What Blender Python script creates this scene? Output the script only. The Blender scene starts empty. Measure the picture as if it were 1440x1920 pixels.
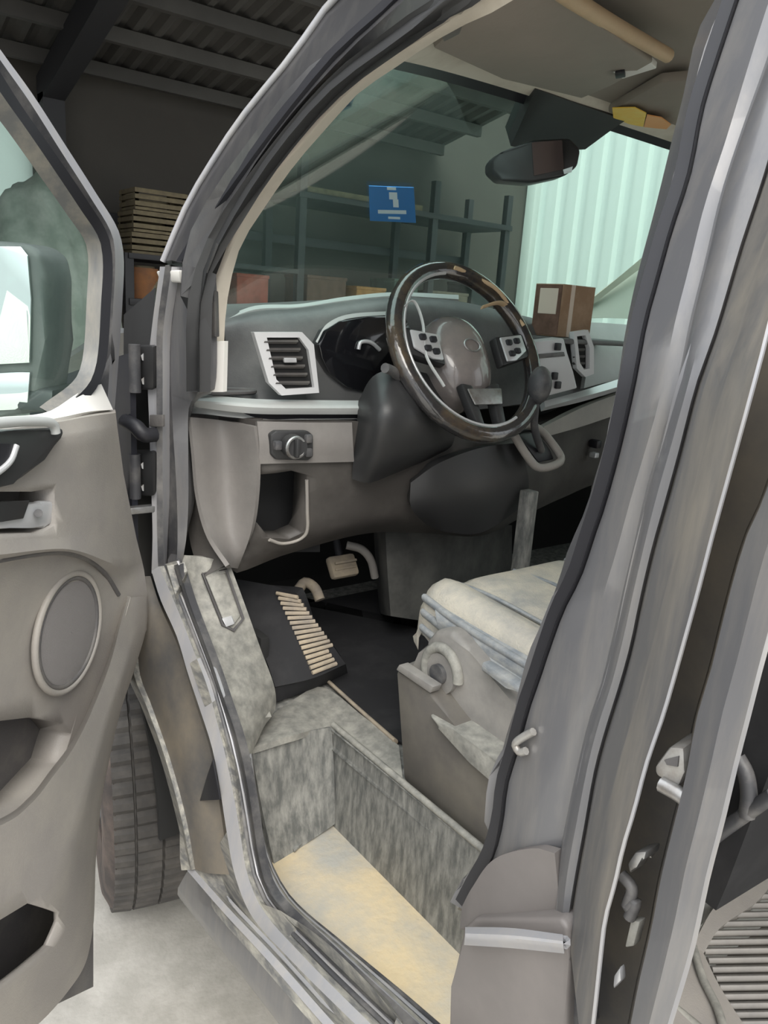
import bpy, bmesh, math, random
from mathutils import Vector, Matrix
from mathutils.bvhtree import BVHTree
random.seed(7)
scene = bpy.context.scene
COL = scene.collection

# ------------------------------------------------------------------ camera
CAM = Vector((-0.45, 0.0, 1.38))
F = 1440.0
fy = Vector((-410 - 720, 500 - 960, F)).normalized()            # vehicle's forward axis in camera space
k = -(-375 * fy.x + F * fy.z) / fy.y
fz = -Vector((-375, k, F)).normalized()                          # world up in camera space
fx = fy.cross(fz)
RIGHT = Vector((fx.x, fy.x, fz.x)); DOWN = Vector((fx.y, fy.y, fz.y)); FWD = Vector((fx.z, fy.z, fz.z))
cd = bpy.data.cameras.new('camera'); cam = bpy.data.objects.new('camera', cd); COL.objects.link(cam)
cd.sensor_fit = 'VERTICAL'; cd.sensor_height = 36; cd.sensor_width = 27; cd.lens = 36 * F / 1920
cd.clip_start = 0.02; cd.clip_end = 200
m = Matrix((RIGHT, -DOWN, -FWD)).transposed().to_4x4(); m.translation = CAM
cam.matrix_world = m
scene.camera = cam

# ------------------------------------------------------------------ light
w = bpy.data.worlds.new('world'); scene.world = w; w.use_nodes = True
bg = w.node_tree.nodes['Background']; bg.inputs[1].default_value = 1.0
_n = w.node_tree.nodes; _l = w.node_tree.links          # overcast sky, brighter overhead than at the horizon
_t = _n.new('ShaderNodeTexCoord'); _s = _n.new('ShaderNodeSeparateXYZ'); _r = _n.new('ShaderNodeValToRGB')
_l.new(_t.outputs['Generated'], _s.inputs[0]); _l.new(_s.outputs['Z'], _r.inputs[0]); _l.new(_r.outputs[0], bg.inputs[0])
_r.color_ramp.elements[0].color = (.72, .74, .76, 1); _r.color_ramp.elements[1].color = (2.2, 2.28, 2.36, 1); _r.color_ramp.elements[1].position = .85
sd = bpy.data.lights.new('sun', 'SUN'); sd.energy = 2.2; sd.angle = math.radians(40); sd.color = (1, .95, .87)
so = bpy.data.objects.new('sun', sd); COL.objects.link(so); so.location = (-3, -4, 6)
so.rotation_euler = Vector((0.30, 0.62, -0.72)).to_track_quat('-Z', 'Y').to_euler()
scene.view_settings.view_transform = 'Standard'; scene.view_settings.look = 'None'
scene.view_settings.exposure = 0.38; scene.view_settings.gamma = 1
scene.view_settings.use_curve_mapping = False

# ------------------------------------------------------------------ helpers
def ray(px, py):
    a, b = (px - 720) / F, (py - 960) / F
    return RIGHT * a + DOWN * b + FWD
def P(px, py, ax, v):                      # where the sight line through a pixel meets the plane axis = v
    i = 'xyz'.index(ax); r = ray(px, py); t = (v - CAM[i]) / r[i]
    return CAM + r * t
def PL(ax, pts, dv=0.0):                   # polyline, (px, py, plane value)
    return [P(a, b, ax, v + dv) for a, b, v in pts]
TH = math.radians(45); DPIV = Vector((-0.03, 1.25, 0))
DD = Vector((-math.sin(TH), -math.cos(TH), 0)); DN = Vector((math.cos(TH), -math.sin(TH), 0))
def D(px, py, wo=0.0):                     # on the open door, wo metres towards the cab side
    r = ray(px, py); o = DPIV + DN * wo
    return CAM + r * ((o - CAM).dot(DN) / r.dot(DN))
def V(*a): return Vector(a)

def catmull(pts, n):
    pts = [Vector(p) for p in pts]
    if len(pts) == 2: return [pts[0].lerp(pts[1], i / (n - 1)) for i in range(n)]
    d = [0]
    for a, b in zip(pts, pts[1:]): d.append(d[-1] + max((b - a).length, 1e-6))
    out = []
    for i in range(n):
        s = d[-1] * i / (n - 1); j = 0
        while j < len(d) - 2 and s > d[j + 1]: j += 1
        t = (s - d[j]) / (d[j + 1] - d[j]); p1, p2 = pts[j], pts[j + 1]
        m1 = (pts[j + 1] - pts[j - 1]) / (d[j + 1] - d[j - 1]) if j > 0 else (p2 - p1) / (d[j + 1] - d[j])
        m2 = (pts[j + 2] - pts[j]) / (d[j + 2] - d[j]) if j + 2 < len(pts) else (p2 - p1) / (d[j + 1] - d[j])
        h = d[j + 1] - d[j]; t2, t3 = t * t, t * t * t
        out.append(p1 * (2 * t3 - 3 * t2 + 1) + m1 * h * (t3 - 2 * t2 + t) + p2 * (-2 * t3 + 3 * t2) + m2 * h * (t3 - t2))
    return out

def link(name, bm, mat, parent=None, sharp=38, smooth=True, label=None):
    bmesh.ops.recalc_face_normals(bm, faces=bm.faces)
    for f in bm.faces: f.smooth = smooth
    for e in bm.edges:
        if len(e.link_faces) == 2 and e.calc_face_angle(0) > math.radians(sharp): e.smooth = False
    me = bpy.data.meshes.new(name); bm.to_mesh(me); bm.free()
    mats = mat if isinstance(mat, (list, tuple)) else [mat]
    for x in mats: me.materials.append(x)
    o = bpy.data.objects.new(name, me); COL.objects.link(o)
    if parent is not None:
        o.parent = parent
        if parent.type == 'EMPTY': o.matrix_parent_inverse = Matrix.Translation(-parent.location)
    if label: o['label'] = label
    return o

def grid_bm(rows, thick=0.004, view=CAM, closed=False):
    bm = bmesh.new(); g = [[bm.verts.new(p) for p in r] for r in rows]
    nr, nc = len(g), len(g[0])
    for i in range(nr - 1):
        for j in range(nc - 1 if not closed else nc):
            q = (g[i][j], g[i][(j + 1) % nc], g[i + 1][(j + 1) % nc], g[i + 1][j])
            try: bm.faces.new(q)
            except ValueError: pass
    bm.normal_update()
    s = sum(f.normal.dot(view - f.calc_center_median()) * f.calc_area() for f in bm.faces)
    if s < 0:
        for f in bm.faces: f.normal_flip()
        bm.normal_update()
    if thick:
        fs = list(bm.faces); vs = list(bm.verts)
        nv = {v: bm.verts.new(v.co - v.normal * thick) for v in vs}
        be = [e for e in bm.edges if len(e.link_faces) == 1]
        for f in fs: bm.faces.new([nv[v] for v in reversed(f.verts)])
        for e in be:
            a, b = e.verts
            try: bm.faces.new((a, b, nv[b], nv[a]))
            except ValueError: pass
    return bm

def loft(name, lines, mat, parent, n=28, thick=0.004, across=None, sharp=38, label=None):
    rows = [catmull(l, n) for l in lines]
    if across:
        cols = [catmull([r[j] for r in rows], across) for j in range(n)]
        rows = [[cols[j][i] for j in range(n)] for i in range(across)]
    return link(name, grid_bm(rows, thick), mat, parent, sharp, label=label)

def add_prism(bm, pts, ext, bevel=0.0, seg=2):
    vs = [bm.verts.new(p) for p in pts]; vt = [bm.verts.new(Vector(p) + ext) for p in pts]
    n = len(vs); fs = [bm.faces.new(vs), bm.faces.new(list(reversed(vt)))]
    for i in range(n): fs.append(bm.faces.new((vs[(i + 1) % n], vs[i], vt[i], vt[(i + 1) % n])))
    if bevel:
        es = list({e for f in fs for e in f.edges})
        bmesh.ops.bevel(bm, geom=es, offset=bevel, segments=seg, affect='EDGES', profile=0.5, clamp_overlap=True)
def prism(name, pts, ext, mat, parent, bevel=0.003, seg=2, sharp=38, label=None):
    bm = bmesh.new(); add_prism(bm, pts, Vector(ext), bevel, seg); return link(name, bm, mat, parent, sharp, label=label)

def add_box(bm, c, s, rot=None, bevel=0.0, seg=2):
    c = Vector(c); r = rot or Matrix.Identity(3); x, y, z = s[0] / 2, s[1] / 2, s[2] / 2
    pts = [c + r @ Vector(p) for p in ((-x, -y, -z), (x, -y, -z), (x, y, -z), (-x, y, -z))]
    add_prism(bm, pts, r @ Vector((0, 0, s[2])), bevel, seg)
def box(name, c, s, mat, parent, rot=None, bevel=0.003, seg=2, label=None):
    bm = bmesh.new(); add_box(bm, c, s, rot, bevel, seg); return link(name, bm, mat, parent, label=label)

def add_tube(bm, path, rad, closed=False, seg=10, n=None, flat=1.0):
    pts = [Vector(p) for p in path]
    if n: pts = catmull(pts + ([pts[0]] if closed else []), n + (1 if closed else 0)); pts = pts[:-1] if closed else pts
    N = len(pts); rings = []; up = None
    for i, p in enumerate(pts):
        a = pts[(i - 1) % N] if closed or i else p; b = pts[(i + 1) % N] if closed or i < N - 1 else p
        t = (b - a).normalized()
        if up is None: up = t.orthogonal().normalized()
        up = (up - t * up.dot(t)).normalized(); s = t.cross(up)
        r = rad(i / (N - 1)) if callable(rad) else rad
        rings.append([bm.verts.new(p + (up * math.cos(q) * flat + s * math.sin(q)) * r) for q in [2 * math.pi * j / seg for j in range(seg)]])
    for i in range(N if closed else N - 1):
        A, B = rings[i], rings[(i + 1) % N]
        off = 0
        if closed and i == N - 1:
            off = min(range(seg), key=lambda o: sum((A[j].co - B[(j + o) % seg].co).length for j in range(seg)))
        for j in range(seg): bm.faces.new((A[j], A[(j + 1) % seg], B[(j + 1 + off) % seg], B[(j + off) % seg]))
    if not closed:
        bm.faces.new(list(reversed(rings[0]))); bm.faces.new(rings[-1])
def tube(name, path, rad, mat, parent, closed=False, seg=10, n=None, flat=1.0, label=None):
    bm = bmesh.new(); add_tube(bm, path, rad, closed, seg, n, flat); return link(name, bm, mat, parent, 60, label=label)

def bvh(o):
    me = o.data; return BVHTree.FromPolygons([v.co.copy() for v in me.vertices], [tuple(p.vertices) for p in me.polygons])
def hit(tree, px, py, off=0.0):
    r = ray(px, py).normalized(); p, nn, _, _ = tree.ray_cast(CAM, r)
    return None if p is None else p - r * off
def cut(o, pts, ext):                      # sink a pocket into a part
    bm = bmesh.new(); add_prism(bm, pts, Vector(ext)); c = link('cutter', bm, [], None)
    md = o.modifiers.new('pocket', 'BOOLEAN'); md.object = c; md.operation = 'DIFFERENCE'
    n0 = len(o.data.vertices)
    for sv, us in (('EXACT', False), ('EXACT', True), ('FAST', False)):
        md.solver = sv; md.use_self = us
        bpy.context.view_layer.update()
        me = bpy.data.meshes.new_from_object(o.evaluated_get(bpy.context.evaluated_depsgraph_get()))
        if len(me.vertices) > n0 * .6: break
    o.modifiers.clear()
    if len(me.vertices) > n0 * .6: o.data = me
    bpy.data.objects.remove(c)

def thing(name, label, cat, loc=(0, 0, 0), group=None):
    o = bpy.data.objects.new(name, None); COL.objects.link(o); o.location = loc; o.empty_display_size = .1
    o['label'] = label; o['category'] = cat
    if group: o['group'] = group
    return o
def tag(o, label, cat, group=None):
    o['label'] = label; o['category'] = cat
    if group: o['group'] = group
    return o
def struct(o): o['kind'] = 'structure'; return o

# ------------------------------------------------------------------ materials
def mat(name, col, rough=.5, metal=0, dirt=None, amt=.5, scale=9, stretch=None, bump=0, bscale=120, coat=0, spec=.5):
    x = bpy.data.materials.new(name); x.use_nodes = True; t = x.node_tree; b = t.nodes['Principled BSDF']
    b.inputs['Base Color'].default_value = (*col, 1); b.inputs['Roughness'].default_value = rough
    b.inputs['Metallic'].default_value = metal; b.inputs['Coat Weight'].default_value = coat
    b.inputs['Specular IOR Level'].default_value = spec
    tc = t.nodes.new('ShaderNodeTexCoord'); mp = t.nodes.new('ShaderNodeMapping')
    t.links.new(tc.outputs['Object'], mp.inputs[0])
    if stretch: mp.inputs['Scale'].default_value = stretch
    if dirt:
        n = t.nodes.new('ShaderNodeTexNoise'); n.inputs['Scale'].default_value = scale; n.inputs['Detail'].default_value = 6
        n.inputs['Roughness'].default_value = .65
        t.links.new(mp.outputs[0], n.inputs[0])
        r = t.nodes.new('ShaderNodeValToRGB'); r.color_ramp.elements[0].position = .62 - .45 * amt; r.color_ramp.elements[1].position = .92 - .45 * amt
        t.links.new(n.outputs[0], r.inputs[0])
        mx = t.nodes.new('ShaderNodeMix'); mx.data_type = 'RGBA'; mx.inputs[6].default_value = (*col, 1); mx.inputs[7].default_value = (*dirt, 1)
        t.links.new(r.outputs[0], mx.inputs[0]); t.links.new(mx.outputs[2], b.inputs['Base Color'])
    if bump:
        n2 = t.nodes.new('ShaderNodeTexNoise'); n2.inputs['Scale'].default_value = bscale; n2.inputs['Detail'].default_value = 3
        t.links.new(mp.outputs[0], n2.inputs[0]); bp = t.nodes.new('ShaderNodeBump'); bp.inputs['Strength'].default_value = bump
        bp.inputs['Distance'].default_value = .003
        t.links.new(n2.outputs[0], bp.inputs['Height']); t.links.new(bp.outputs[0], b.inputs['Normal'])
    return x
def s2l(r, g, b): return tuple(((c / 255) / 12.92 if c < 11 else (((c / 255) + .055) / 1.055) ** 2.4) for c in (r, g, b))

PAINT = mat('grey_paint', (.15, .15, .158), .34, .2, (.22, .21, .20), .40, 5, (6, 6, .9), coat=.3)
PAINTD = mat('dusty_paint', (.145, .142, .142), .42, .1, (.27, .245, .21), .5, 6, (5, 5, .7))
NAVY = mat('wing_dark_reflection', (.016, .017, .026), .35, .1, (.035, .034, .038), .4, 7)  # the wing's dark reflection painted in as navy black
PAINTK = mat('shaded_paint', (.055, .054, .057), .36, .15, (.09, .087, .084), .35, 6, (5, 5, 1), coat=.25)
PAINTL = mat('lit_paint', (.40, .40, .42), .33, .2, (.48, .46, .44), .4, 6, (5, 5, .9))  # pale copy of the grey paint, light on the edges put into the colour
FENDER = mat('muddy_paint', (.095, .092, .09), .6, 0, (.19, .165, .13), .62, 7)
SILL = mat('muddy_sill', (.15, .15, .148), .45, .1, (.42, .40, .345), .5, 16, (5, 1, 5))
RUBBER = mat('black_rubber', (.016, .016, .02), .5)
RUBG = mat('worn_rubber', (.06, .06, .065), .5, 0, (.2, .19, .18), .4, 14)
DARK = mat('dark_void', (.02, .02, .02), .8)
TRIM = mat('taupe_trim', (.30, .278, .258), .5, 0, (.38, .35, .31), .45, 5, bump=.15, bscale=420)
TRIMG = mat('dash_trim', (.185, .172, .163), .55, 0, (.24, .225, .21), .4, 6, bump=.1, bscale=420)
TRIMD = mat('dark_trim', (.10, .095, .095), .6, 0, (.2, .185, .165), .35, 7, bump=.15, bscale=420)
KICK = mat('scuffed_trim', (.20, .197, .18), .7, 0, (.36, .348, .31), .55, 42, bump=.4, bscale=60)
STEP = mat('scuffed_step', (.125, .128, .122), .7, 0, (.33, .325, .30), .52, 30, (2, 2, .6), bump=.4, bscale=60)
SAND = mat('sandy_step', (.47, .455, .41), .85, 0, (.74, .60, .38), .58, 6, bump=.5, bscale=70)
BEIGE = mat('beige_trim', (.66, .60, .51), .6, 0, (.5, .44, .36), .3, 8)
PALEM = mat('pale_metal', (.42, .41, .39), .4, .4, (.25, .22, .19), .4, 40)
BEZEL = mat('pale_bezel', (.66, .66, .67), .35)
CREAMD = mat('dull_cream', (.62, .62, .56), .6)
CREAM = mat('cream_trim', (.80, .78, .74), .5)
LINER = mat('taupe_headliner', (.31, .27, .232), .85, 0, (.27, .24, .205), .4, 4, bump=.1)
LINERL = mat('tan_edge', (.60, .43, .26), .6, 0, (.5, .36, .22), .4, 8)
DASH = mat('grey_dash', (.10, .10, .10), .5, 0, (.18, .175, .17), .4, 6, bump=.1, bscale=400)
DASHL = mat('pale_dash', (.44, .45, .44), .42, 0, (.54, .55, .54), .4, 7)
DASHB = mat('brown_dash', (.058, .052, .048), .55, 0, (.10, .092, .084), .4, 6, bump=.1, bscale=400)  # darkened so the colour holds the shade on the lower dash
SHROUD = mat('charcoal_plastic', (.032, .032, .033), .42)
GLOSS = mat('black_gloss', (.01, .01, .012), .12, coat=.6)
SILVER = mat('silver_plastic', (.62, .62, .63), .3, .35)
CHROME = mat('chrome', (.85, .85, .85), .12, 1)
STEEL = mat('worn_steel', (.42, .42, .42), .4, .8, (.2, .17, .14), .4, 30)
WRAP = mat('film_wrapped_rim', (.035, .033, .034), .16, 0, (.12, .085, .05), .35, 14, coat=1, bump=.5, bscale=60)  # tan mottling paints the warm reflection on the rim
HUB = mat('film_wrapped_hub', (.20, .18, .175), .24, 0, (.27, .235, .215), .5, 12, coat=.6, bump=.3, bscale=50)
FABRIC = mat('dusty_fabric', (.33, .325, .31), .9, 0, (.62, .56, .46), .62, 8, bump=.5, bscale=300)
FABRICS = mat('side_fabric', (.24, .26, .28), .85, 0, (.40, .40, .39), .55, 14, (1, 3, 6), bump=.4, bscale=300)
SEATPL = mat('seat_plastic', (.21, .20, .19), .5, 0, (.33, .31, .285), .6, 9)
SEATBX = mat('seat_box', (.115, .105, .095), .6, 0, (.17, .155, .13), .6, 9)
MAT_ = mat('black_mat', (.014, .014, .016), .8, 0, (.035, .034, .036), .35, 9)
RIBBED = mat('dusty_ribs', (.46, .38, .28), .8, 0, (.25, .22, .19), .5, 18)
TUN = mat('tunnel_grey', (.055, .055, .052), .7, 0, (.12, .118, .108), .5, 9)
TYRE = mat('tyre_rubber', (.06, .056, .053), .8, 0, (.11, .10, .09), .5, 16)
TYRES = mat('tyre_sidewall', (.055, .045, .042), .75, 0, (.16, .12, .10), .5, 10)
GROUND = mat('pale_concrete', (.42, .40, .36), .9, 0, (.54, .515, .47), .55, 14, bump=.35, bscale=90)
GWALL = mat('dark_wall', (.055, .050, .044), .9, 0, (.068, .062, .054), .4, 1)
GROOF = mat('dark_roof', (.055, .052, .048), .7, .2, (.085, .08, .074), .4, 1.2)
BEAM = mat('dark_steel', (.018, .018, .021), .6)
CARD = mat('cardboard', (.33, .205, .125), .85, 0, (.42, .28, .185), .45, 25)
CARDD = mat('brown_print', (.12, .065, .045), .8, 0, (.2, .11, .08), .5, 30)
LABELM = mat('cream_label', (.72, .60, .50), .7)
BLUE = mat('blue_print', (.01, .19, .55), .4)
WHITE = mat('white_print', (.75, .85, .92), .5)
YELLOW = mat('yellow_label', (.95, .60, .05), .5, 0, (.97, .70, .12), .5, 40)
ORANGE = mat('orange_label', (.85, .38, .12), .5)
CRATE = mat('crate_wood', (.16, .13, .075), .8, 0, (.10, .08, .05), .5, 12)
RUSTY = mat('rust_orange', (.22, .09, .03), .8, 0, (.13, .06, .03), .5, 9)
TARP = mat('grey_tarpaulin', (.13, .15, .13), .75, 0, (.25, .26, .24), .5, 5, bump=.6, bscale=9)
MIRROR = mat('mirror_glass', (.95, .97, .97), .02, 1)

def glass(name, tint, haze, hazecol):
    x = bpy.data.materials.new(name); x.use_nodes = True; t = x.node_tree; t.nodes.clear()
    out = t.nodes.new('ShaderNodeOutputMaterial'); tr = t.nodes.new('ShaderNodeBsdfTransparent'); tr.inputs[0].default_value = (*tint, 1)
    gl = t.nodes.new('ShaderNodeBsdfGlossy'); gl.inputs['Roughness'].default_value = .02
    lw = t.nodes.new('ShaderNodeLayerWeight'); lw.inputs[0].default_value = .5
    pw = t.nodes.new('ShaderNodeMath'); pw.operation = 'POWER'; pw.inputs[1].default_value = 4; t.links.new(lw.outputs['Facing'], pw.inputs[0])
    fr = t.nodes.new('ShaderNodeMath'); fr.operation = 'MULTIPLY_ADD'; fr.inputs[1].default_value = .5; fr.inputs[2].default_value = .02; t.links.new(pw.outputs[0], fr.inputs[0])
    df = t.nodes.new('ShaderNodeBsdfDiffuse'); df.inputs[0].default_value = (*hazecol, 1)
    m1 = t.nodes.new('ShaderNodeMixShader'); m1.inputs[0].default_value = haze
    t.links.new(tr.outputs[0], m1.inputs[1]); t.links.new(df.outputs[0], m1.inputs[2])
    m2 = t.nodes.new('ShaderNodeMixShader'); t.links.new(fr.outputs[0], m2.inputs[0])
    t.links.new(m1.outputs[0], m2.inputs[1]); t.links.new(gl.outputs[0], m2.inputs[2]); t.links.new(m2.outputs[0], out.inputs[0])
    return x
GLASS = glass('windscreen_glass', (.87, .98, .94), .020, (.30, .48, .42))  # teal diffuse mix paints reflected haze along with the dust
DGLASS = glass('door_glass', (.90, .98, .95), .03, (.45, .60, .55))
def sheet_mat(name, col, fac=.6):
    x = bpy.data.materials.new(name); x.use_nodes = True; t = x.node_tree; t.nodes.clear()
    out = t.nodes.new('ShaderNodeOutputMaterial'); a = t.nodes.new('ShaderNodeBsdfDiffuse'); b = t.nodes.new('ShaderNodeBsdfTranslucent')
    a.inputs[0].default_value = b.inputs[0].default_value = (*col, 1); mx = t.nodes.new('ShaderNodeMixShader'); mx.inputs[0].default_value = fac
    t.links.new(a.outputs[0], mx.inputs[1]); t.links.new(b.outputs[0], mx.inputs[2]); t.links.new(mx.outputs[0], out.inputs[0]); return x
SHEET = sheet_mat('pale_sheet', (.80, .84, .82))

# ------------------------------------------------------------------ the setting
struct(box('floor', (2, 1, -.1), (22, 22, .2), GROUND, None, bevel=0))
bm = bmesh.new()                             # far wall, built round the opening for the added pane
add_box(bm, (-.375, 7.1, 2.9), (1.55, .2, 5.8)); add_box(bm, (4.1, 7.1, 2.9), (5.7, .2, 5.8))
add_box(bm, (.825, 7.1, .95), (.85, .2, 1.9)); add_box(bm, (.825, 7.1, 4.3), (.85, .2, 3.0))
struct(link('wall_front', bm, GWALL, None))
# corrugated dark roof sloping down to the far wall
def roofz(y): return 3.05 + (7 - y) * .21
xs = [-3.0 + 8.35 * i / 202 for i in range(203)]
rows = [[V(x, y, roofz(y) + (.018 if i % 4 in (1, 2) else -.018)) for i, x in enumerate(xs)] for y in (7.2, 2.6)]
struct(link('ceiling', grid_bm(rows, .02), GROOF, None, 20))
for i in range(8):
    y = 6.75 - i * .55
    struct(box('trim_%d' % (i + 1), (1.15, y, roofz(y) - .075), (8.2, .06, .10), GROOF, None, bevel=0))
bm = bmesh.new(); add_prism(bm, [V(1.27, 6.95, 2.72), V(1.27, 2.6, 3.75), V(1.27, 2.6, 3.97), V(1.27, 6.95, 2.93)], V(.16, 0, 0))
rafter = struct(link('trim_9', bm, BEAM, None))
struct(box('trim_10', (1.35, 6.86, 1.4), (.16, .16, 2.8), BEAM, None, bevel=0))
struct(box('wall_left', (-3.0, 5.0, 1.6), (.15, 4.4, 3.2), GWALL, None, bevel=0))
# pale corrugated side wall of translucent sheets
rows = []
for z in (0, 6.5):
    r = []
    for i in range(300):
        y = 6.95 - i * .03; ph = i % 10
        r.append(V(6.92 + (.05 if ph in (3, 4, 5, 6) else 0), y, z))
    rows.append(r)
struct(link('wall_right', grid_bm(rows, .01), SHEET, None, 20))
struct(box('trim_11', (6.86, 6.9, 2.1), (.1, .14, 4.2), SHEET, None, bevel=.01))
struct(box('wall_front_left', (-2.1, 7.1, 2.6), (1.9, .2, 1.0), GWALL, None, bevel=0))
struct(box('added_pane', (.825, 7.12, 2.35), (.85, .03, .9), SHEET, None, bevel=0))  # invented pane standing in for a bright reflection in the door glass
struct(box('trim_12', (-1.6, 7.1, .95), (.9, .2, 1.9), GWALL, None, bevel=0))

# ------------------------------------------------------------------ the van
van = thing('van', 'grey van seen through its open driver door, dusty cab inside', 'van', (0.99, 1.2, 0))

# -- front pillar, upper part, running up into the roof rail
def tmb(y): return .05 + .13 * max(0, min(1, (520 - y) / 520))
def lean(pts, dx): return [P(a, b, 'x', tmb(b) + dx) for a, b in pts]
O_ = [(305, 490), (350, 385), (400, 300), (450, 225), (510, 150), (555, 95), (595, 35), (625, 0)]
O2 = [(322, 488), (370, 392), (420, 310), (470, 238), (530, 158), (585, 95), (640, 35), (676, 0)]
S1 = [(330, 490), (385, 400), (435, 325), (490, 250), (550, 172), (615, 95), (690, 25), (718, 0)]
S2 = [(340, 490), (397, 400), (447, 330), (502, 255), (562, 178), (628, 100), (705, 30), (740, 0)]
G2 = [(370, 735), (373, 600), (378, 500), (392, 450), (440, 370), (500, 285), (575, 190), (650, 115), (720, 65), (800, 20), (838, 0)]
Dk = [(376, 735), (380, 600), (388, 530), (420, 450), (465, 390), (525, 310), (585, 235), (650, 165), (720, 108), (800, 55), (880, 15), (912, 0)]
def up(x, z): return [V(x, .62, z), V(x + .01, .2, z + .03), V(x + .01, -.3, z + .04)]
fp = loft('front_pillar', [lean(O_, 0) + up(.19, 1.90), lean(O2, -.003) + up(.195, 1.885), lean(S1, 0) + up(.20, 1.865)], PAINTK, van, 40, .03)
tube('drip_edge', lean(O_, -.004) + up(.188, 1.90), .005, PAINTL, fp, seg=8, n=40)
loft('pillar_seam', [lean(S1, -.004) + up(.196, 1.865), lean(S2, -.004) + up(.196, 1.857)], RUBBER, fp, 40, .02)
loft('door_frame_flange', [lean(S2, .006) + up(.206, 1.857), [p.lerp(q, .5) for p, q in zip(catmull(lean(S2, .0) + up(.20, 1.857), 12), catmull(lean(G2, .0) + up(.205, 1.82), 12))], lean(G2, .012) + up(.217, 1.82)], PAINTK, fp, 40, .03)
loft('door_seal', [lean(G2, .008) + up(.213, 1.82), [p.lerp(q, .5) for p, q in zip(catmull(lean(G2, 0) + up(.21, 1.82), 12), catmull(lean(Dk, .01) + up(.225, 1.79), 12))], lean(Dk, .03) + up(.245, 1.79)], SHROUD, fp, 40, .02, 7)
# beige inner pillar trim
BO = [(376, 735), (380, 650), (385, 575), (395, 515), (420, 450), (465, 390), (525, 310), (585, 235), (650, 165), (720, 108), (800, 55), (880, 15), (912, 0)]
BI = [(418, 732), (420, 650), (423, 590), (433, 525), (452, 460), (492, 395), (552, 310), (617, 235), (677, 170), (722, 140), (800, 87), (870, 47), (930, 20), (965, 0)]
def lean2(pts, dx): return [P(a, b, 'x', .09 + .13 * max(0, min(1, (520 - b) / 520)) + dx) for a, b in pts]
pt = loft('pillar_trim', [lean2(BO, 0) + up(.25, 1.79), [p.lerp(q, .5) + V(-.004, 0, 0) for p, q in zip(catmull(lean2(BO, 0) + up(.25, 1.79), 14), catmull(lean2(BI, .02) + up(.31, 1.81), 14))], lean2(BI, .03) + up(.31, 1.81)], BEIGE, van, 50, .02, 7)
loft('pillar_foot', [PL('x', [(376, 735, .088), (382, 640, .088)]), PL('x', [(418, 735, .108), (421, 640, .108)])], CREAM, pt, 10, .01)
prism('speaker_slot', PL('x', [(386, 545, .084), (402, 545, .09), (404, 632, .09), (386, 632, .084)]), (.012, .01, 0), TRIMD, pt, .002)

# -- front pillar, lower part, curving into the sill
a0 = [(300, 500, .04), (284, 620, .035), (277, 700, .03), (280, 800, .03), (283, 900, .03), (286, 1000, .03), (284, 1075, .03)]
a1 = [(322, 500, .045), (306, 620, .045), (305, 700, .045), (305, 800, .045), (305, 900, .045), (306, 1000, .045), (308, 1085, .05)]
a2 = [(338, 500, .06), (322, 620, .06), (320, 700, .06), (324, 800, .06), (330, 900, .065), (333, 1000, .065), (330, 1085, .065)]
a3 = [(378, 500, .07), (376, 580, .07), (373, 728, .07), (354, 765, .08), (353, 850, .082), (353, 950, .08), (348, 1020, .078), (340, 1060, .075)]
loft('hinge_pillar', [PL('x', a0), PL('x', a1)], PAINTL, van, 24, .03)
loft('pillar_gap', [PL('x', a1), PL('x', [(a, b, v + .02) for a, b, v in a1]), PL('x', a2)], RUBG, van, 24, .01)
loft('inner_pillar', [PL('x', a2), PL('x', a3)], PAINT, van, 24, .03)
# sill strips: outer bright edge, seal, tread
e0 = [(284, 1070, .02), (300, 1122, .02), (332, 1195, .02), (352, 1262, .02), (373, 1325, .02), (397, 1400, .02), (411, 1470, .02), (425, 1560, .02), (440, 1640, .02), (470, 1715, .02), (540, 1795, .02), (640, 1895, .02), (760, 2010, .02)]
e1 = [(298, 1062, .03), (334, 1145, .03), (364, 1222, .03), (388, 1285, .03), (404, 1342, .03), (420, 1405, .03), (436, 1480, .03), (450, 1560, .03), (464, 1640, .03), (492, 1705, .03), (566, 1790, .03), (670, 1895, .03), (780, 2000, .03)]
e2 = [(325, 1060, .05), (346, 1130, .05), (368, 1190, .05), (394, 1260, .05), (414, 1320, .05), (434, 1380, .05), (449, 1440, .05), (463, 1520, .05), (475, 1600, .05), (492, 1665, .05), (522, 1710, .05), (600, 1788, .05), (705, 1890, .05), (810, 1990, .05)]
e2b = [(a + 9, b - 3, v + .006) for a, b, v in e2]
e3 = [(338, 1050, .07), (356, 1125, .07), (380, 1190, .07), (404, 1255, .07), (426, 1320, .07), (446, 1380, .07), (466, 1440, .075), (478, 1520, .08), (492, 1600, .08), (512, 1655, .08), (545, 1705, .08), (622, 1775, .08), (730, 1880, .08), (830, 1975, .08)]
e4 = [(472, 1402, .12), (480, 1480, .12), (492, 1560, .12), (512, 1625, .12), (548, 1685, .12), (640, 1765, .12), (745, 1850, .12), (850, 1940, .12)]
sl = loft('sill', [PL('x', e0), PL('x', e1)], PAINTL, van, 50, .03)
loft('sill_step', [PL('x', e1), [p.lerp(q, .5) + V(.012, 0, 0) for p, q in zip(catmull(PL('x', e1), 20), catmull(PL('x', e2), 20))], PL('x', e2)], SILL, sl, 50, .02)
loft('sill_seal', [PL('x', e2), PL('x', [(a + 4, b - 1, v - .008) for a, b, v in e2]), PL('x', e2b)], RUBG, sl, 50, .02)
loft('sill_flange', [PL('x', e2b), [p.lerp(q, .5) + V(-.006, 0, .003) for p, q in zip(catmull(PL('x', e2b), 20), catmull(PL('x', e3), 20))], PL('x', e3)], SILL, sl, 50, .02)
e3t = e3[6:]
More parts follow.
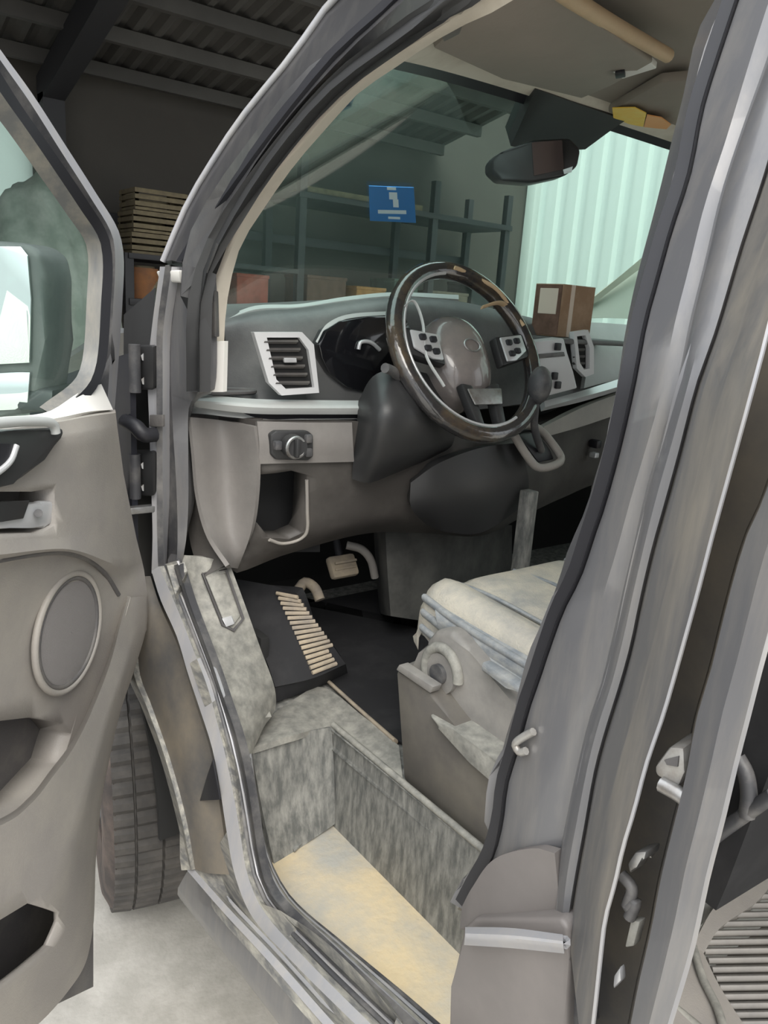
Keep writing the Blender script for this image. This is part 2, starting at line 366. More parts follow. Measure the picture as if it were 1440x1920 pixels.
loft('tread_edge', [PL('x', e3t), [p.lerp(q, .35) + V(.0, 0, .006) for p, q in zip(catmull(PL('x', e3t), 16), catmull(PL('x', e4), 16))], [p.lerp(q, .6) + V(0, 0, -.004) for p, q in zip(catmull(PL('x', e3t), 16), catmull(PL('x', e4), 16))], PL('x', e4)], SILL, sl, 40, .02)
def between(A, B, t, dx):
    return [p.lerp(q, t) + V(dx, 0, .002) for p, q in zip(catmull(PL('x', A), 24), catmull(PL('x', B), 24))]
for A, B, t, mt in ((e1, e2, .25, RUBG), (e1, e2, .55, PAINTL), (e1, e2, .8, RUBG), (e2b, e3, .35, PAINTL), (e2b, e3, .75, RUBG), (e3t, e4, .2, PAINTL), (e3t, e4, .42, RUBG), (e3t, e4, .62, PAINTL), (e3t, e4, .85, RUBG)):
    tube('sill_bead', between(A, B, t, -.002 if A is not e1 else .006), .0035, mt, sl, seg=6)
# rocker below the sill
r0 = [(352, 1700, .04), (400, 1760, .04), (460, 1835, .04), (525, 1920, .04), (620, 2045, .04)]
r1 = [(352, 1632, .0), (420, 1712, .0), (500, 1800, .0), (600, 1915, .0), (690, 2015, .0)]
r1b = [(362, 1628, .0), (432, 1706, .0), (514, 1792, .0), (614, 1905, .0), (705, 2005, .0)]
r2 = [(425, 1560, .02), (440, 1640, .02), (470, 1715, .02), (540, 1795, .02), (640, 1895, .02), (760, 2010, .02)]
rk = loft('rocker', [PL('x', r0), [p.lerp(q, .55) + V(-.02, 0, 0) for p, q in zip(catmull(PL('x', r0), 10), catmull(PL('x', r1), 10))], PL('x', r1)], PAINT, van, 30, .03, 7)
loft('rocker_bead', [PL('x', r1), [p + V(-.008, 0, .004) for p in PL('x', [((a[0] + b[0]) / 2, (a[1] + b[1]) / 2, 0) for a, b in zip(r1, r1b)])], PL('x', r1b)], PAINTL, rk, 30, .02)
loft('rocker_top', [PL('x', r1b), PL('x', [(400, 1600, .02), (430, 1680, .02), (490, 1755, .015), (575, 1850, .015), (690, 1960, .015)]), PL('x', r2)], SILL, rk, 30, .02)
# mud-streaked body side between wheel arch and sill
w0 = [(232, 1090, .0), (236, 1180, .0), (240, 1265, .0), (265, 1325, .0), (300, 1420, .0), (330, 1530, .0), (352, 1632, .0)]
w1 = [(254, 1080, .0), (258, 1180, .0), (262, 1262, .0), (285, 1325, .0), (318, 1420, .0), (348, 1530, .0), (366, 1630, .0)]
w2 = [(282, 1080, .03), (300, 1135, .03), (335, 1215, .03), (365, 1315, .03), (395, 1410, .03), (412, 1510, .03), (430, 1640, .02)]
fd = loft('fender', [PL('x', w1), [p.lerp(q, .5) + V(-.006, 0, 0) for p, q in zip(catmull(PL('x', w1), 12), catmull(PL('x', w2), 12))], PL('x', w2)], FENDER, van, 30, .02, 7)
wa = loft('wheel_arch', [PL('x', w0), PL('x', [((a[0] + b[0]) / 2, (a[1] + b[1]) / 2, -.008) for a, b in zip(w0, w1)]), PL('x', w1)], SILL, van, 30, .03)
prism('drain_hole', PL('x', [(398, 1425, .012), (412, 1500, .012), (374, 1502, .012), (388, 1455, .012)]), (.004, .002, 0), RUBBER, fd, .001)
# fender flank running forward to the nose, and the bonnet
fl = [[V(.0, 1.30, z0), V(.0, 1.7, z1), V(.04, 2.2, z2), V(.2, 2.62, z3)] for z0, z1, z2, z3 in ((.74, .78, .78, .75), (1.0, 1.0, .96, .9), (1.28, 1.2, 1.1, 1.0))]
loft('wing', fl, NAVY, van, 20, .01, 8)
loft('bonnet', [[V(.06, 1.62, 1.29), V(.5, 1.98, 1.31), V(.99, 2.05, 1.31), V(1.5, 1.98, 1.31), V(1.92, 1.62, 1.29)], [V(.06, 2.2, 1.12), V(.5, 2.35, 1.2), V(.99, 2.4, 1.21), V(1.5, 2.35, 1.2), V(1.92, 2.2, 1.12)], [V(.2, 2.62, .98), V(.5, 2.72, 1.0), V(.99, 2.78, 1.0), V(1.5, 2.72, 1.0), V(1.78, 2.62, .98)]], PAINT, van, 20, .01, 8)
bm = bmesh.new()
rows = [[V(xx, 1.62 + .385 * math.cos(a), .36 + .385 * math.sin(a)) for a in [math.pi * (1.0 - 1.0 * i / 24) for i in range(25)]] for xx in (.02, .235)]
link('wheel_well', grid_bm(rows, .01), DARK, van)
box('well_back', (.245, 1.62, .5), (.02, .74, .46), DARK, van)

# hinges and check strap in the gap between door and pillar
for nm, (cx, cy) in (('hinge', (262, 690)), ('hinge', (262, 890))):
    c = P(cx, cy, 'x', .02)
    h = prism(nm, PL('x', [(246, cy - 42, .015), (288, cy - 42, .025), (288, cy + 42, .025), (246, cy + 42, .015)]), (.02, .03, 0), SHROUD, van, .006)
    bm = bmesh.new(); add_tube(bm, [c + V(-.012, -.01, -.04), c + V(-.012, -.01, .04)], .010, seg=12); link('hinge_pin', bm, RUBG, h)
    for dz in (-.02, .02):
        bm = bmesh.new(); add_tube(bm, [c + V(.008, -.004, dz), c + V(.004, -.018, dz)], .008, seg=6); link('bolt', bm, STEEL, h)
box('check_strap', P(262, 955, 'x', .01), (.07, .018, .012), STEEL, van, bevel=.002)
prism('pillar_cavity', PL('x', [(232, 590, .04), (290, 540, .05), (290, 1090, .05), (230, 1090, .05)]), (.01, .02, 0), SHROUD, van, 0)
tube('wiring_boot', PL('x', [(235, 790, -.005), (255, 800, .0), (270, 815, .01), (290, 815, .03)]), .013, RUBBER, van, n=14)
prism('drip_bracket', PL('x', [(292, 508, .04), (334, 506, .045), (338, 530, .05), (300, 528, .045)]), (.02, .012, 0), CREAM, van, .003)
prism('pillar_catch', PL('x', [(280, 778, .026), (304, 778, .036), (304, 800, .036), (280, 800, .026)]), (.006, .002, 0), TRIMD, van, .001)

# -- windscreen
def W(s, t):                                # s left..right, t bottom..top
    q = 2 * s - 1
    top = V(.215 + 1.55 * s, 1.275 - .32 * abs(q) ** 2.3, 1.85 - .13 * abs(q) ** 2.3)
    bot = V(.10 + 1.78 * s, 1.98 - .42 * abs(q) ** 2.6, 1.315)
    p = bot.lerp(top, t); p += V(0, .03, .05) * (math.sin(math.pi * t)) * .7
    return p
ws = link('windscreen', grid_bm([[W(j / 32, i / 16) for j in range(33)] for i in range(17)], .005), GLASS, van)
WT = bvh(ws)
loft('glass_border', [[W(j / 20, 1.0) + V(0, -.006, -.002) for j in range(21)], [W(j / 20, .955) + V(0, -.006, -.004) for j in range(21)]], RUBBER, ws, 40, .002)
loft('lower_border', [[W(j / 20, .0) + V(0, -.006, .0) for j in range(21)], [W(j / 20, .06) + V(0, -.006, -.004) for j in range(21)]], RUBBER, ws, 40, .002)
loft('windscreen_header', [[W(j / 20, .985) + V(0, -.012, -.008) for j in range(21)], [W(j / 20, 1.0) + V(0, -.04, -.006) for j in range(21)], [W(j / 20, 1.0) + V(0, -.07, .02) for j in range(21)]], BEIGE, van, 40, .01)

# -- headliner, overhead shelf, visors
hd = [[W(s, 1.0) + V(0, -.05, .004) for s in [i / 12 for i in range(13)]]]
hl = loft('headliner', [hd[0], [V(.25 + 1.48 * i / 12, .86, 1.90 - .10 * abs(i / 6 - 1) ** 3) for i in range(13)], [V(.25 + 1.48 * i / 12, .4, 1.93 - .12 * abs(i / 6 - 1) ** 3) for i in range(13)], [V(.25 + 1.48 * i / 12, -.6, 1.95 - .12 * abs(i / 6 - 1) ** 3) for i in range(13)]], LINER, van, 30, .02, 18)
loft('roof', [[W(i / 12, 1.0) + V(0, .01, .012) for i in range(13)], [V(.23 + 1.52 * i / 12, .7, 1.99 - .10 * abs(i / 6 - 1) ** 3) for i in range(13)], [V(.23 + 1.52 * i / 12, -1.6, 2.02 - .10 * abs(i / 6 - 1) ** 3) for i in range(13)]], PAINT, van, 30, .01, 14)
# driver visor folded up under the header, tan shelf lip behind it
vis = prism('sun_visor', [P(812, 92, 'z', 1.755), P(938, 148, 'z', 1.795), P(1090, 186, 'z', 1.825), P(1150, 160, 'z', 1.83), P(1225, 118, 'z', 1.83), P(1066, 8, 'z', 1.80), P(1000, -40, 'z', 1.78), P(905, 0, 'z', 1.765)], (.0, .006, .022), LINER, van, .006)
prism('visor_hook', PL('z', [(826, 66, 1.748), (866, 52, 1.755), (862, 64, 1.755), (832, 80, 1.748)]), (0, 0, .02), TRIMD, van, .002)
lip = PL('z', [(1020, -40, 1.79), (1075, 0, 1.805), (1160, 52, 1.83), (1252, 104, 1.845)])
tube('shelf_lip', lip, .012, LINERL, van, n=20, seg=12)  # tan colour carries the orange light on the shelf edge
lp2 = PL('z', [(1148, 128, 1.83), (1215, 106, 1.84), (1232, 122, 1.84), (1168, 142, 1.825)])
ml = prism('map_lamp', [p + V(0, 0, -.006) for p in lp2], (0, 0, .012), CREAM, van, .002)
prism('lamp_switch', [p + V(0, 0, -.01) for p in PL('z', [(1154, 128, 1.828), (1172, 125, 1.83), (1174, 134, 1.83), (1156, 137, 1.826)])], (0, 0, .006), RUBBER, ml, .001)
v2 = prism('passenger_visor', [P(1140, 212, 'z', 1.835), P(1262, 248, 'z', 1.85), P(1300, 215, 'z', 1.85), P(1300, 150, 'z', 1.85), P(1240, 155, 'z', 1.85)], (0, .004, .02), LINER, van, .005)
T2 = bvh(v2)
def patch(tree, poly, off=.002, th=.002):
    pts = [hit(tree, a, b, off) for a, b in poly]
    return [p for p in pts if p is not None]
for nm, poly, mt in (('warning_label', [(1148, 203), (1190, 202), (1212, 213), (1206, 238), (1180, 233), (1150, 221)], YELLOW), ('warning_sign', [(1213, 216), (1240, 221), (1258, 234), (1246, 246), (1207, 239)], ORANGE)):
    zz = 1.833
    prism(nm, [P(a, b, 'z', zz) for a, b in poly], (0, 0, .002), mt, v2, 0)

# -- rear view mirror under its sensor housing
hs = [[hit(WT, *q, .03) for q in row] for row in ([(990, 170), (1070, 198), (1160, 228)], [(968, 225), (1050, 232), (1135, 245)], [(946, 276), (1020, 285), (1085, 282)])]
hb = [[p + V(.0, -.02, -.0) for p in r] for r in hs]
rvm = loft('mirror_housing', hb, SHROUD, van, 14, .05, 14)
mb = PL('x', [(922, 300, .86), (940, 284, .86), (1000, 262, .90), (1070, 258, .94), (1090, 280, .95), (1084, 312, .95), (1060, 330, .93), (1000, 343, .90), (940, 338, .86), (922, 322, .86)])
rv = prism('rear_view_mirror', mb, (.03, .055, 0), SHROUD, van, .008, 3)
mg = PL('x', [(996, 268, .893), (1052, 264, .925), (1056, 318, .925), (1000, 330, .893)])
prism('mirror_face', [p + V(-.004, -.006, 0) for p in mg], (.004, .006, 0), mat('painted_reflection', (.16, .12, .12), .15, .6), rv, 0)  # brownish reflection painted into the mirror face's colour
prism('mirror_button', PL('x', [(1056, 318, .92), (1074, 312, .925), (1072, 322, .925), (1058, 326, .92)]), (.004, .004, 0), SILVER, rv, 0)

# -- dashboard
up0 = [(421, 606, 1.36), (480, 583, 1.35), (560, 578, 1.33), (640, 566, 1.32), (730, 556, 1.31), (860, 560, 1.31), (960, 585, 1.32), (1020, 640, 1.2)]
dash = loft('dashboard', [
    [V(.14, 1.60, 1.35), V(.30, 1.72, 1.36), V(.45, 1.78, 1.365), V(.6, 1.80, 1.368), V(.8, 1.82, 1.37), V(1.0, 1.82, 1.37), V(1.25, 1.80, 1.37), V(1.5, 1.78, 1.37), V(1.82, 1.62, 1.36)],
    [P(421, 603, 'y', 1.36), P(480, 584, 'y', 1.36), P(560, 579, 'y', 1.34), P(650, 566, 'y', 1.33), P(740, 558, 'y', 1.32), P(860, 565, 'y', 1.32), V(1.15, 1.36, 1.372), V(1.45, 1.38, 1.372), V(1.82, 1.40, 1.36)],
    [P(421, 612, 'y', 1.345), P(480, 598, 'y', 1.325), P(560, 592, 'y', 1.30), P(650, 584, 'y', 1.29), P(740, 576, 'y', 1.28), P(860, 590, 'y', 1.27), V(1.12, 1.31, 1.35), V(1.45, 1.33, 1.35), V(1.82, 1.36, 1.34)],
    [P(421, 670, 'y', 1.345), P(490, 668, 'y', 1.30), P(560, 668, 'y', 1.27), P(650, 665, 'y', 1.26), P(740, 665, 'y', 1.26), P(860, 680, 'y', 1.26), V(1.05, 1.25, 1.26), V(1.45, 1.28, 1.27), V(1.82, 1.32, 1.26)],
    [P(400, 738, 'y', 1.34), P(480, 748, 'y', 1.28), P(560, 750, 'y', 1.255), P(650, 752, 'y', 1.245), P(740, 755, 'y', 1.24), P(860, 770, 'y', 1.24), V(1.02, 1.22, 1.20), V(1.45, 1.25, 1.215), V(1.82, 1.30, 1.21)],
], DASH, van, 60, .02, 36)
DT = bvh(dash)
# pale strip along the dash top
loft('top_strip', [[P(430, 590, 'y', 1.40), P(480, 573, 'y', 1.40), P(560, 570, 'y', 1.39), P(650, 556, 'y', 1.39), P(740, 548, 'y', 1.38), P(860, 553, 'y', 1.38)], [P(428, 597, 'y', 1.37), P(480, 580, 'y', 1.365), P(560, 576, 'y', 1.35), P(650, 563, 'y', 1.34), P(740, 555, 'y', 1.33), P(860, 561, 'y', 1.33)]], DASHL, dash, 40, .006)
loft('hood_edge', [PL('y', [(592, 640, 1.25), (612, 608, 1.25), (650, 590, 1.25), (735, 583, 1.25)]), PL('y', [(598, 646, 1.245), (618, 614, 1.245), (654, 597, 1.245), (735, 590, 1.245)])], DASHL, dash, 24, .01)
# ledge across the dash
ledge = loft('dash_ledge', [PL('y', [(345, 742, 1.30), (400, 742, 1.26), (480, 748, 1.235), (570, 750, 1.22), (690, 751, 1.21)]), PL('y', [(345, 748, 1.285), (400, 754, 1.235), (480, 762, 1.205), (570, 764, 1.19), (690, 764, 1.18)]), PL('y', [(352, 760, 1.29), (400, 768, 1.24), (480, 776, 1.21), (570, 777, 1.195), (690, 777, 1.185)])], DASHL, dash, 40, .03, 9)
loft('ledge_shadow_gap', [PL('y', [(358, 762, 1.30), (480, 776, 1.22), (570, 777, 1.205), (690, 777, 1.195)]), PL('y', [(358, 772, 1.30), (480, 790, 1.225), (570, 792, 1.21), (690, 792, 1.2)])], RUBBER, dash, 30, .01)
bm = bmesh.new(); c = P(424, 738, 'y', 1.275)
add_tube(bm, [c + V(.055 * math.cos(a), .022 * math.sin(a), .004) for a in [2 * math.pi * i / 28 for i in range(28)]], .005, True, 8); link('cup_ring', bm, TRIMD, dash)
# air vent by the driver's door
def vent(bez, inner, y, n, parent, mtb=BEZEL, dep=.05):
    vb = bmesh.new(); N = len(bez)
    o = [P(a, b, 'y', y) for a, b in bez]; i_ = [P(a, b, 'y', y) for a, b in inner]
    V0 = [vb.verts.new(p) for p in o]; V1 = [vb.verts.new(p + V(0, -.012, 0)) for p in o]; V2 = [vb.verts.new(p + V(0, -.012, 0)) for p in i_]; V3 = [vb.verts.new(p + V(0, .012, 0)) for p in i_]
    for A, B in ((V0, V1), (V1, V2), (V2, V3), (V3, V0)):
        for q in range(N): vb.faces.new((A[q], A[(q + 1) % N], B[(q + 1) % N], B[q]))
    v = link('air_vent', vb, mtb, parent)
    return v
inn = [(494, 632), (555, 632), (572, 655), (583, 725), (530, 728), (512, 710)]
prism('vent_duct', [p + V(0, -.004, 0) for p in PL('y', [(a, b, 1.215) for a, b in inn])], (0, .012, 0), DARK, dash, 0)
vent([(470, 622), (560, 622), (582, 645), (592, 735), (522, 740), (498, 716)], inn, 1.215, 5, dash)
for j in range(6):
    t = (j + .5) / 6; yl = 632 + (725 - 632) * t; xl = 494 + (520 - 494) * t; xr = 557 + (583 - 557) * t
    prism('vent_slat', PL('y', [(xl, yl - 3, 1.209), (xr, yl - 3, 1.209), (xr, yl + 1, 1.200), (xl, yl + 1, 1.200)]), (0, .006, -.004), TRIMD, dash, 0)
prism('vent_tab', PL('y', [(533, 671, 1.198), (556, 671, 1.198), (557, 680, 1.198), (534, 680, 1.198)]), (0, .006, 0), SILVER, dash, .001)
# instrument binnacle
cl = [(598, 648), (612, 620), (640, 602), (690, 594), (760, 592), (780, 640), (750, 710), (700, 738), (650, 728), (618, 700), (604, 672)]
ic = prism('instrument_cluster', [P(a, b, 'y', 1.238) for a, b in cl], (0, .03, 0), GLOSS, dash, .003)
tube('cluster_highlight', PL('y', [(672, 655, 1.234), (676, 642, 1.234), (695, 642, 1.234), (712, 656, 1.234)]), .004, SILVER, ic, n=12, seg=8)  # silver tube standing in for a curved highlight on the cluster glass
# lower dash
LC = [[(352, 772, .10), (358, 850, .10), (366, 930, .105), (385, 1000, .115), (425, 1058, .135)]]
cols = [PL('x', LC[0])]
mid = PL('x', [(420, 778, .165), (428, 850, .17), (430, 930, .17), (432, 1000, .17), (434, 1068, .165)]); cols.append(mid)
for ln in ([(478, 788, 1.195), (484, 850, 1.19), (484, 930, 1.195), (474, 1000, 1.21), (446, 1074, 1.25)],
           [(570, 790, 1.18), (572, 862, 1.175), (576, 940, 1.185), (580, 1000, 1.20), (535, 1040, 1.26)],
           [(668, 790, 1.17), (672, 862, 1.165), (690, 930, 1.175), (720, 975, 1.19), (690, 1000, 1.26)],
           [(770, 800, 1.16), (780, 865, 1.15), (795, 925, 1.15), (810, 975, 1.17), (800, 1000, 1.24)],
           [(880, 820, 1.15), (890, 870, 1.13), (895, 930, 1.13), (900, 980, 1.15), (905, 1004, 1.22)],
           [(985, 800, 1.19), (990, 850, 1.18), (995, 900, 1.17), (992, 940, 1.18), (985, 966, 1.22)],
           [(1060, 775, 1.24), (1062, 820, 1.24), (1064, 870, 1.24), (1062, 905, 1.25), (1058, 932, 1.28)],
           [(1160, 735, 1.26), (1158, 790, 1.26), (1150, 840, 1.26), (1140, 880, 1.27), (1130, 905, 1.30)]):
    cols.append(PL('y', ln))
cols.append([V(1.85, 1.28, z) for z in (1.21, 1.13, 1.05, .98, .93)])
ld = loft('lower_dash', cols, DASHB, van, 30, .045, 70)
cut(ld, [p + V(0, -.2, 0) for p in PL('y', [(484, 890, 1.19), (545, 882, 1.18), (574, 890, 1.18), (572, 1000, 1.19), (545, 1012, 1.2), (505, 1008, 1.2), (478, 975, 1.2)])], (0, .42, 0))
LT = bvh(ld)
prism('pocket_liner', PL('y', [(470, 870, 1.30), (600, 870, 1.30), (600, 1035, 1.30), (450, 1035, 1.30)]), (0, .01, 0), SHROUD, ld, 0)  # charcoal backing paints the shade inside the dash pocket
tube('pocket_rim', [p for p in [hit(LT, a, b, .002) for a, b in [(480, 978), (505, 1012), (530, 1019), (560, 1012), (575, 998), (576, 955), (575, 900)]] if p], .0035, TRIM, ld, n=30, seg=8)
# taupe cladding around the switch
loft('switch_panel', [PL('y', [(482, 790, 1.186), (570, 792, 1.171), (660, 792, 1.161)]), PL('y', [(486, 830, 1.178), (570, 832, 1.163), (662, 832, 1.153)]), PL('y', [(486, 870, 1.180), (572, 868, 1.166), (664, 866, 1.158)])], TRIMG, ld, 20, .012, 10)
loft('end_panel', [PL('x', [(357, 782, .088), (364, 850, .088), (372, 930, .092), (392, 1000, .102), (430, 1058, .122)]), PL('x', [(415, 788, .150), (424, 850, .155), (426, 930, .155), (428, 1000, .15), (435, 1064, .145)]), PL('y', [(476, 800, 1.185), (482, 850, 1.178), (480, 930, 1.18), (470, 1000, 1.195), (446, 1066, 1.235)])], TRIMG, ld, 24, .008, 14)
sw = prism('light_switch', PL('y', [(507, 815, 1.168), (518, 808, 1.166), (578, 808, 1.156), (588, 816, 1.155), (588, 856, 1.155), (578, 864, 1.157), (518, 862, 1.168), (508, 852, 1.17)]), (0, .015, 0), SHROUD, ld, .003)
c = P(547, 835, 'y', 1.155); bm = bmesh.new(); add_tube(bm, [c, c + V(-.004, -.022, 0)], .021, seg=24); kn = link('switch_knob', bm, SHROUD, ld)
bm = bmesh.new(); add_tube(bm, [c + V(-.004, -.022, 0) + V(.018 * math.cos(a), 0, .018 * math.sin(a)) for a in [2 * math.pi * i / 24 for i in range(24)]], .003, True, 6); link('knob_ring', bm, STEEL, ld)
box('knob_grip', c + V(-.005, -.026, 0), (.008, .012, .034), SHROUD, ld)
for q, (a, b) in enumerate(((520, 835), (577, 822), (577, 848))):
    box('button', P(a, b, 'y', 1.158), (.014, .014, .016), RUBG, ld, bevel=.003)
# knee bolster and column shroud
loft('knee_panel', [PL('y', [(770, 905, 1.125), (820, 870, 1.10), (900, 840, 1.10), (975, 830, 1.12)]), PL('y', [(770, 950, 1.125), (820, 930, 1.10), (900, 915, 1.09), (990, 890, 1.11)]), PL('y', [(800, 985, 1.16), (840, 998, 1.13), (905, 998, 1.12), (992, 940, 1.14)])], SHROUD, van, 20, .03, 10)
loft('column_shroud', [PL('y', [(672, 752, 1.19), (668, 810, 1.17), (662, 865, 1.16), (660, 898, 1.16)]), PL('y', [(700, 705, 1.14), (712, 780, 1.08), (705, 860, 1.10), (690, 906, 1.14)]), PL('y', [(745, 690, 1.12), (780, 770, 1.07), (775, 845, 1.09), (730, 892, 1.13)]), PL('y', [(800, 700, 1.15), (850, 780, 1.12), (850, 830, 1.12), (830, 850, 1.15)])], SHROUD, van, 20, .05, 20)
tube('column_stalk', PL('y', [(760, 720, 1.12), (735, 695, 1.10), (722, 690, 1.09)]), .009, RUBG, van, n=8)
# radio panel and centre vent, in pale silver
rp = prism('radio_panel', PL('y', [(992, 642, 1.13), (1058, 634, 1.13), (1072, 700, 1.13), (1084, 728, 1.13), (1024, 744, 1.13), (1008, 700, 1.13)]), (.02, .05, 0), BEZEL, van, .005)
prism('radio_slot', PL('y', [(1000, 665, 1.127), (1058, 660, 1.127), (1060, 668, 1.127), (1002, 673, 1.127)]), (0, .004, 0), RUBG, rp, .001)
for a, b in ((1046, 650), (1040, 705), (1046, 722)):
    box('radio_button', P(a, b, 'y', 1.126), (.016, .008, .016), RUBBER, rp, bevel=.002)
cv = [(1068, 622), (1095, 618), (1106, 650), (1106, 700), (1090, 706), (1074, 690)]
cvi = [(1074, 630), (1090, 628), (1098, 652), (1098, 690), (1088, 692), (1080, 680)]
prism('centre_duct', PL('y', [(a, b, 1.17) for a, b in cvi]), (0, .01, 0), DARK, dash, 0)
vent(cv, cvi, 1.17, 4, dash)
for j in range(4):
    yy = 640 + j * 13; prism('centre_slat', PL('y', [(1076, yy, 1.165), (1097, yy, 1.165), (1097, yy + 4, 1.16), (1078, yy + 4, 1.16)]), (0, .005, -.002), TRIMD, dash, 0)
loft('passenger_panel', [PL('y', [(1100, 604, 1.30), (1140, 606, 1.30), (1220, 612, 1.30)]), PL('y', [(1104, 660, 1.235), (1140, 660, 1.235), (1220, 664, 1.235)]), PL('y', [(1095, 728, 1.21), (1140, 716, 1.21), (1220, 700, 1.21)])], DASHL, dash, 16, .012, 8)  # pale colour carries the window light falling on the passenger side
loft('passenger_ledge', [PL('y', [(1020, 752, 1.15), (1090, 733, 1.17), (1150, 714, 1.18), (1230, 690, 1.19)]) + [P(1230, 690, 'y', 1.19) + V(.4, .06, 0)], PL('y', [(1022, 764, 1.14), (1090, 745, 1.15), (1150, 728, 1.16), (1230, 704, 1.17)]) + [P(1230, 704, 'y', 1.17) + V(.4, .06, 0)]], SILVER, dash, 20, .015)
loft('lower_ledge', [PL('y', [(1020, 800, 1.17), (1090, 765, 1.19), (1150, 742, 1.2), (1230, 715, 1.2)]), PL('y', [(1020, 820, 1.165), (1090, 800, 1.185), (1150, 780, 1.195), (1230, 755, 1.2)])], TRIM, dash, 20, .02)
box('cigar_socket', P(1116, 832, 'y', 1.24), (.022, .03, .022), RUBBER, ld, bevel=.006)
box('glovebox_latch', P(1114, 853, 'y', 1.235), (.018, .02, .014), SILVER, ld, bevel=.003)
ctray = prism('dash_tray', [V(.90, 1.16, 1.33), V(1.16, 1.16, 1.33), V(1.16, 1.40, 1.33), V(.90, 1.40, 1.33)], (0, 0, .012), DASH, dash, .004)

# -- steering wheel (film-wrapped)
SC = V(.60, 1.119, 1.311); st = math.radians(30)
SN = V(0, -math.cos(st), math.sin(st)); SU = V(1, 0, 0); SV = SN.cross(SU) * 1
if SV.z < 0: SV = -SV
def S(u, v, w_=0): return SC + SU * u + SV * v + SN * w_
bm = bmesh.new()
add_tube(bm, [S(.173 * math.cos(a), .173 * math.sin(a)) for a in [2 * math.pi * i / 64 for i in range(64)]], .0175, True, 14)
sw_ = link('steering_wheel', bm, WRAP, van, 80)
bm = bmesh.new()
add_tube(bm, [S(.160 * math.cos(a), .160 * math.sin(a), .011) for a in [math.radians(95 + 200 * i / 40) for i in range(41)]], .0035, False, 8)
link('rim_insert', bm, SILVER, sw_)
bm = bmesh.new(); rows = []
for i in range(9):
    f_ = i / 8; rr = math.cos(f_ * math.pi / 2) if i < 8 else .001
    rows.append([S(.072 * rr * abs(math.cos(a)) ** .85 * (1 if math.cos(a) > 0 else -1), -.002 + .090 * rr * abs(math.sin(a)) ** .85 * (1 if math.sin(a) > 0 else -1) * (1.0 if math.sin(a) > 0 else 1.08), -.035 + .05 * math.sin(f_ * math.pi / 2)) for a in [2 * math.pi * j / 40 for j in range(40)]])
rows.insert(0, [p - SN * .05 for p in rows[0]])
link('airbag_pad', grid_bm(rows, 0, closed=True), HUB, sw_, 50)
bm = bmesh.new(); add_tube(bm, [S(.020 * math.cos(a), .005 + .013 * math.sin(a), .0155) for a in [2 * math.pi * j / 28 for j in range(28)]], .002, True, 6); link('hub_badge_ring', bm, STEEL, sw_)
for nm, pts in (('spoke', [(-.075, .028), (-.165, .040), (-.166, -.012), (-.075, -.035)]), ('spoke', [(.075, .028), (.165, .040), (.166, -.012), (.075, -.035)]), ('spoke', [(-.05, -.07), (-.038, -.165), (-.018, -.168), (-.022, -.075)]), ('spoke', [(.05, -.07), (.038, -.165), (.018, -.168), (.022, -.075)])):
    prism(nm, [S(a, b, -.012) for a, b in pts], SN * .022, SHROUD, sw_, .005)
for sg in (-1, 1):
    prism('spoke_trim', [S(sg * a, b, .011) for a, b in ((.082, .024), (.146, .032), (.148, -.004), (.110, -.026), (.084, -.028))], SN * .006, SILVER, sw_, .003)
    for a, b in ((.100, .012), (.124, .016), (.118, -.006), (.100, -.012)):
        bm = bmesh.new(); add_box(bm, S(sg * a, b, .018), (.015, .012, .010), Matrix((SU, SV, SN)).transposed(), .003); link('wheel_button', bm, RUBBER, sw_)
prism('lower_spoke_trim', [S(a, b, .012) for a, b in ((-.045, -.085), (.045, -.085), (.036, -.118), (-.036, -.118))], SN * .005, STEEL, sw_, .003)
tube('film_fold', [S(.168 * math.cos(a), .168 * math.sin(a), .016 + .004 * math.sin(9 * a)) for a in [math.radians(18 + 70 * i / 24) for i in range(25)]], .004, LINERL, sw_, seg=8, flat=.5)
tube('film_strip', [S(.05, .085, .02), S(.09, .095, .024), S(.125, .10, .012), S(.15, .085, .006)], .006, LINERL, sw_, n=16, flat=.35)
tube('film_crease', [S(-.15, .075, .012), S(-.12, .09, .016), S(-.11, .05, .014), S(-.125, -.02, .016), S(-.10, -.08, .014)], .003, DASHL, sw_, n=24, flat=.4)

# -- gear lever
gl = tube('gear_surround', PL('y', [(962, 812, 1.09), (985, 850, 1.07), (1008, 876, 1.06), (1040, 872, 1.06), (1052, 860, 1.07), (1040, 838, 1.09), (1012, 806, 1.11), (985, 796, 1.11)]), .009, TRIM, van, True, 10, 48)
prism('gear_gaiter', PL('y', [(972, 815, 1.085), (1010, 868, 1.075), (1040, 862, 1.08), (1032, 842, 1.09), (1005, 808, 1.11)]), (.0, .03, 0), RUBBER, gl, .004)
tube('gear_stick', PL('y', [(1015, 845, 1.08), (1002, 800, 1.06), (1005, 755, 1.05)]), .008, RUBG, gl, n=10)
kc = P(1012, 722, 'y', 1.05); bm = bmesh.new(); bmesh.ops.create_uvsphere(bm, u_segments=18, v_segments=12, radius=.028, matrix=Matrix.Translation(kc) @ Matrix.Diagonal((.8, .9, 1.35, 1))); link('gear_knob', bm, RUBG, gl)
tube('shift_guide', PL('y', [(985, 800, 1.08), (1000, 768, 1.07), (1012, 745, 1.06)]), .004, SILVER, gl, n=8)

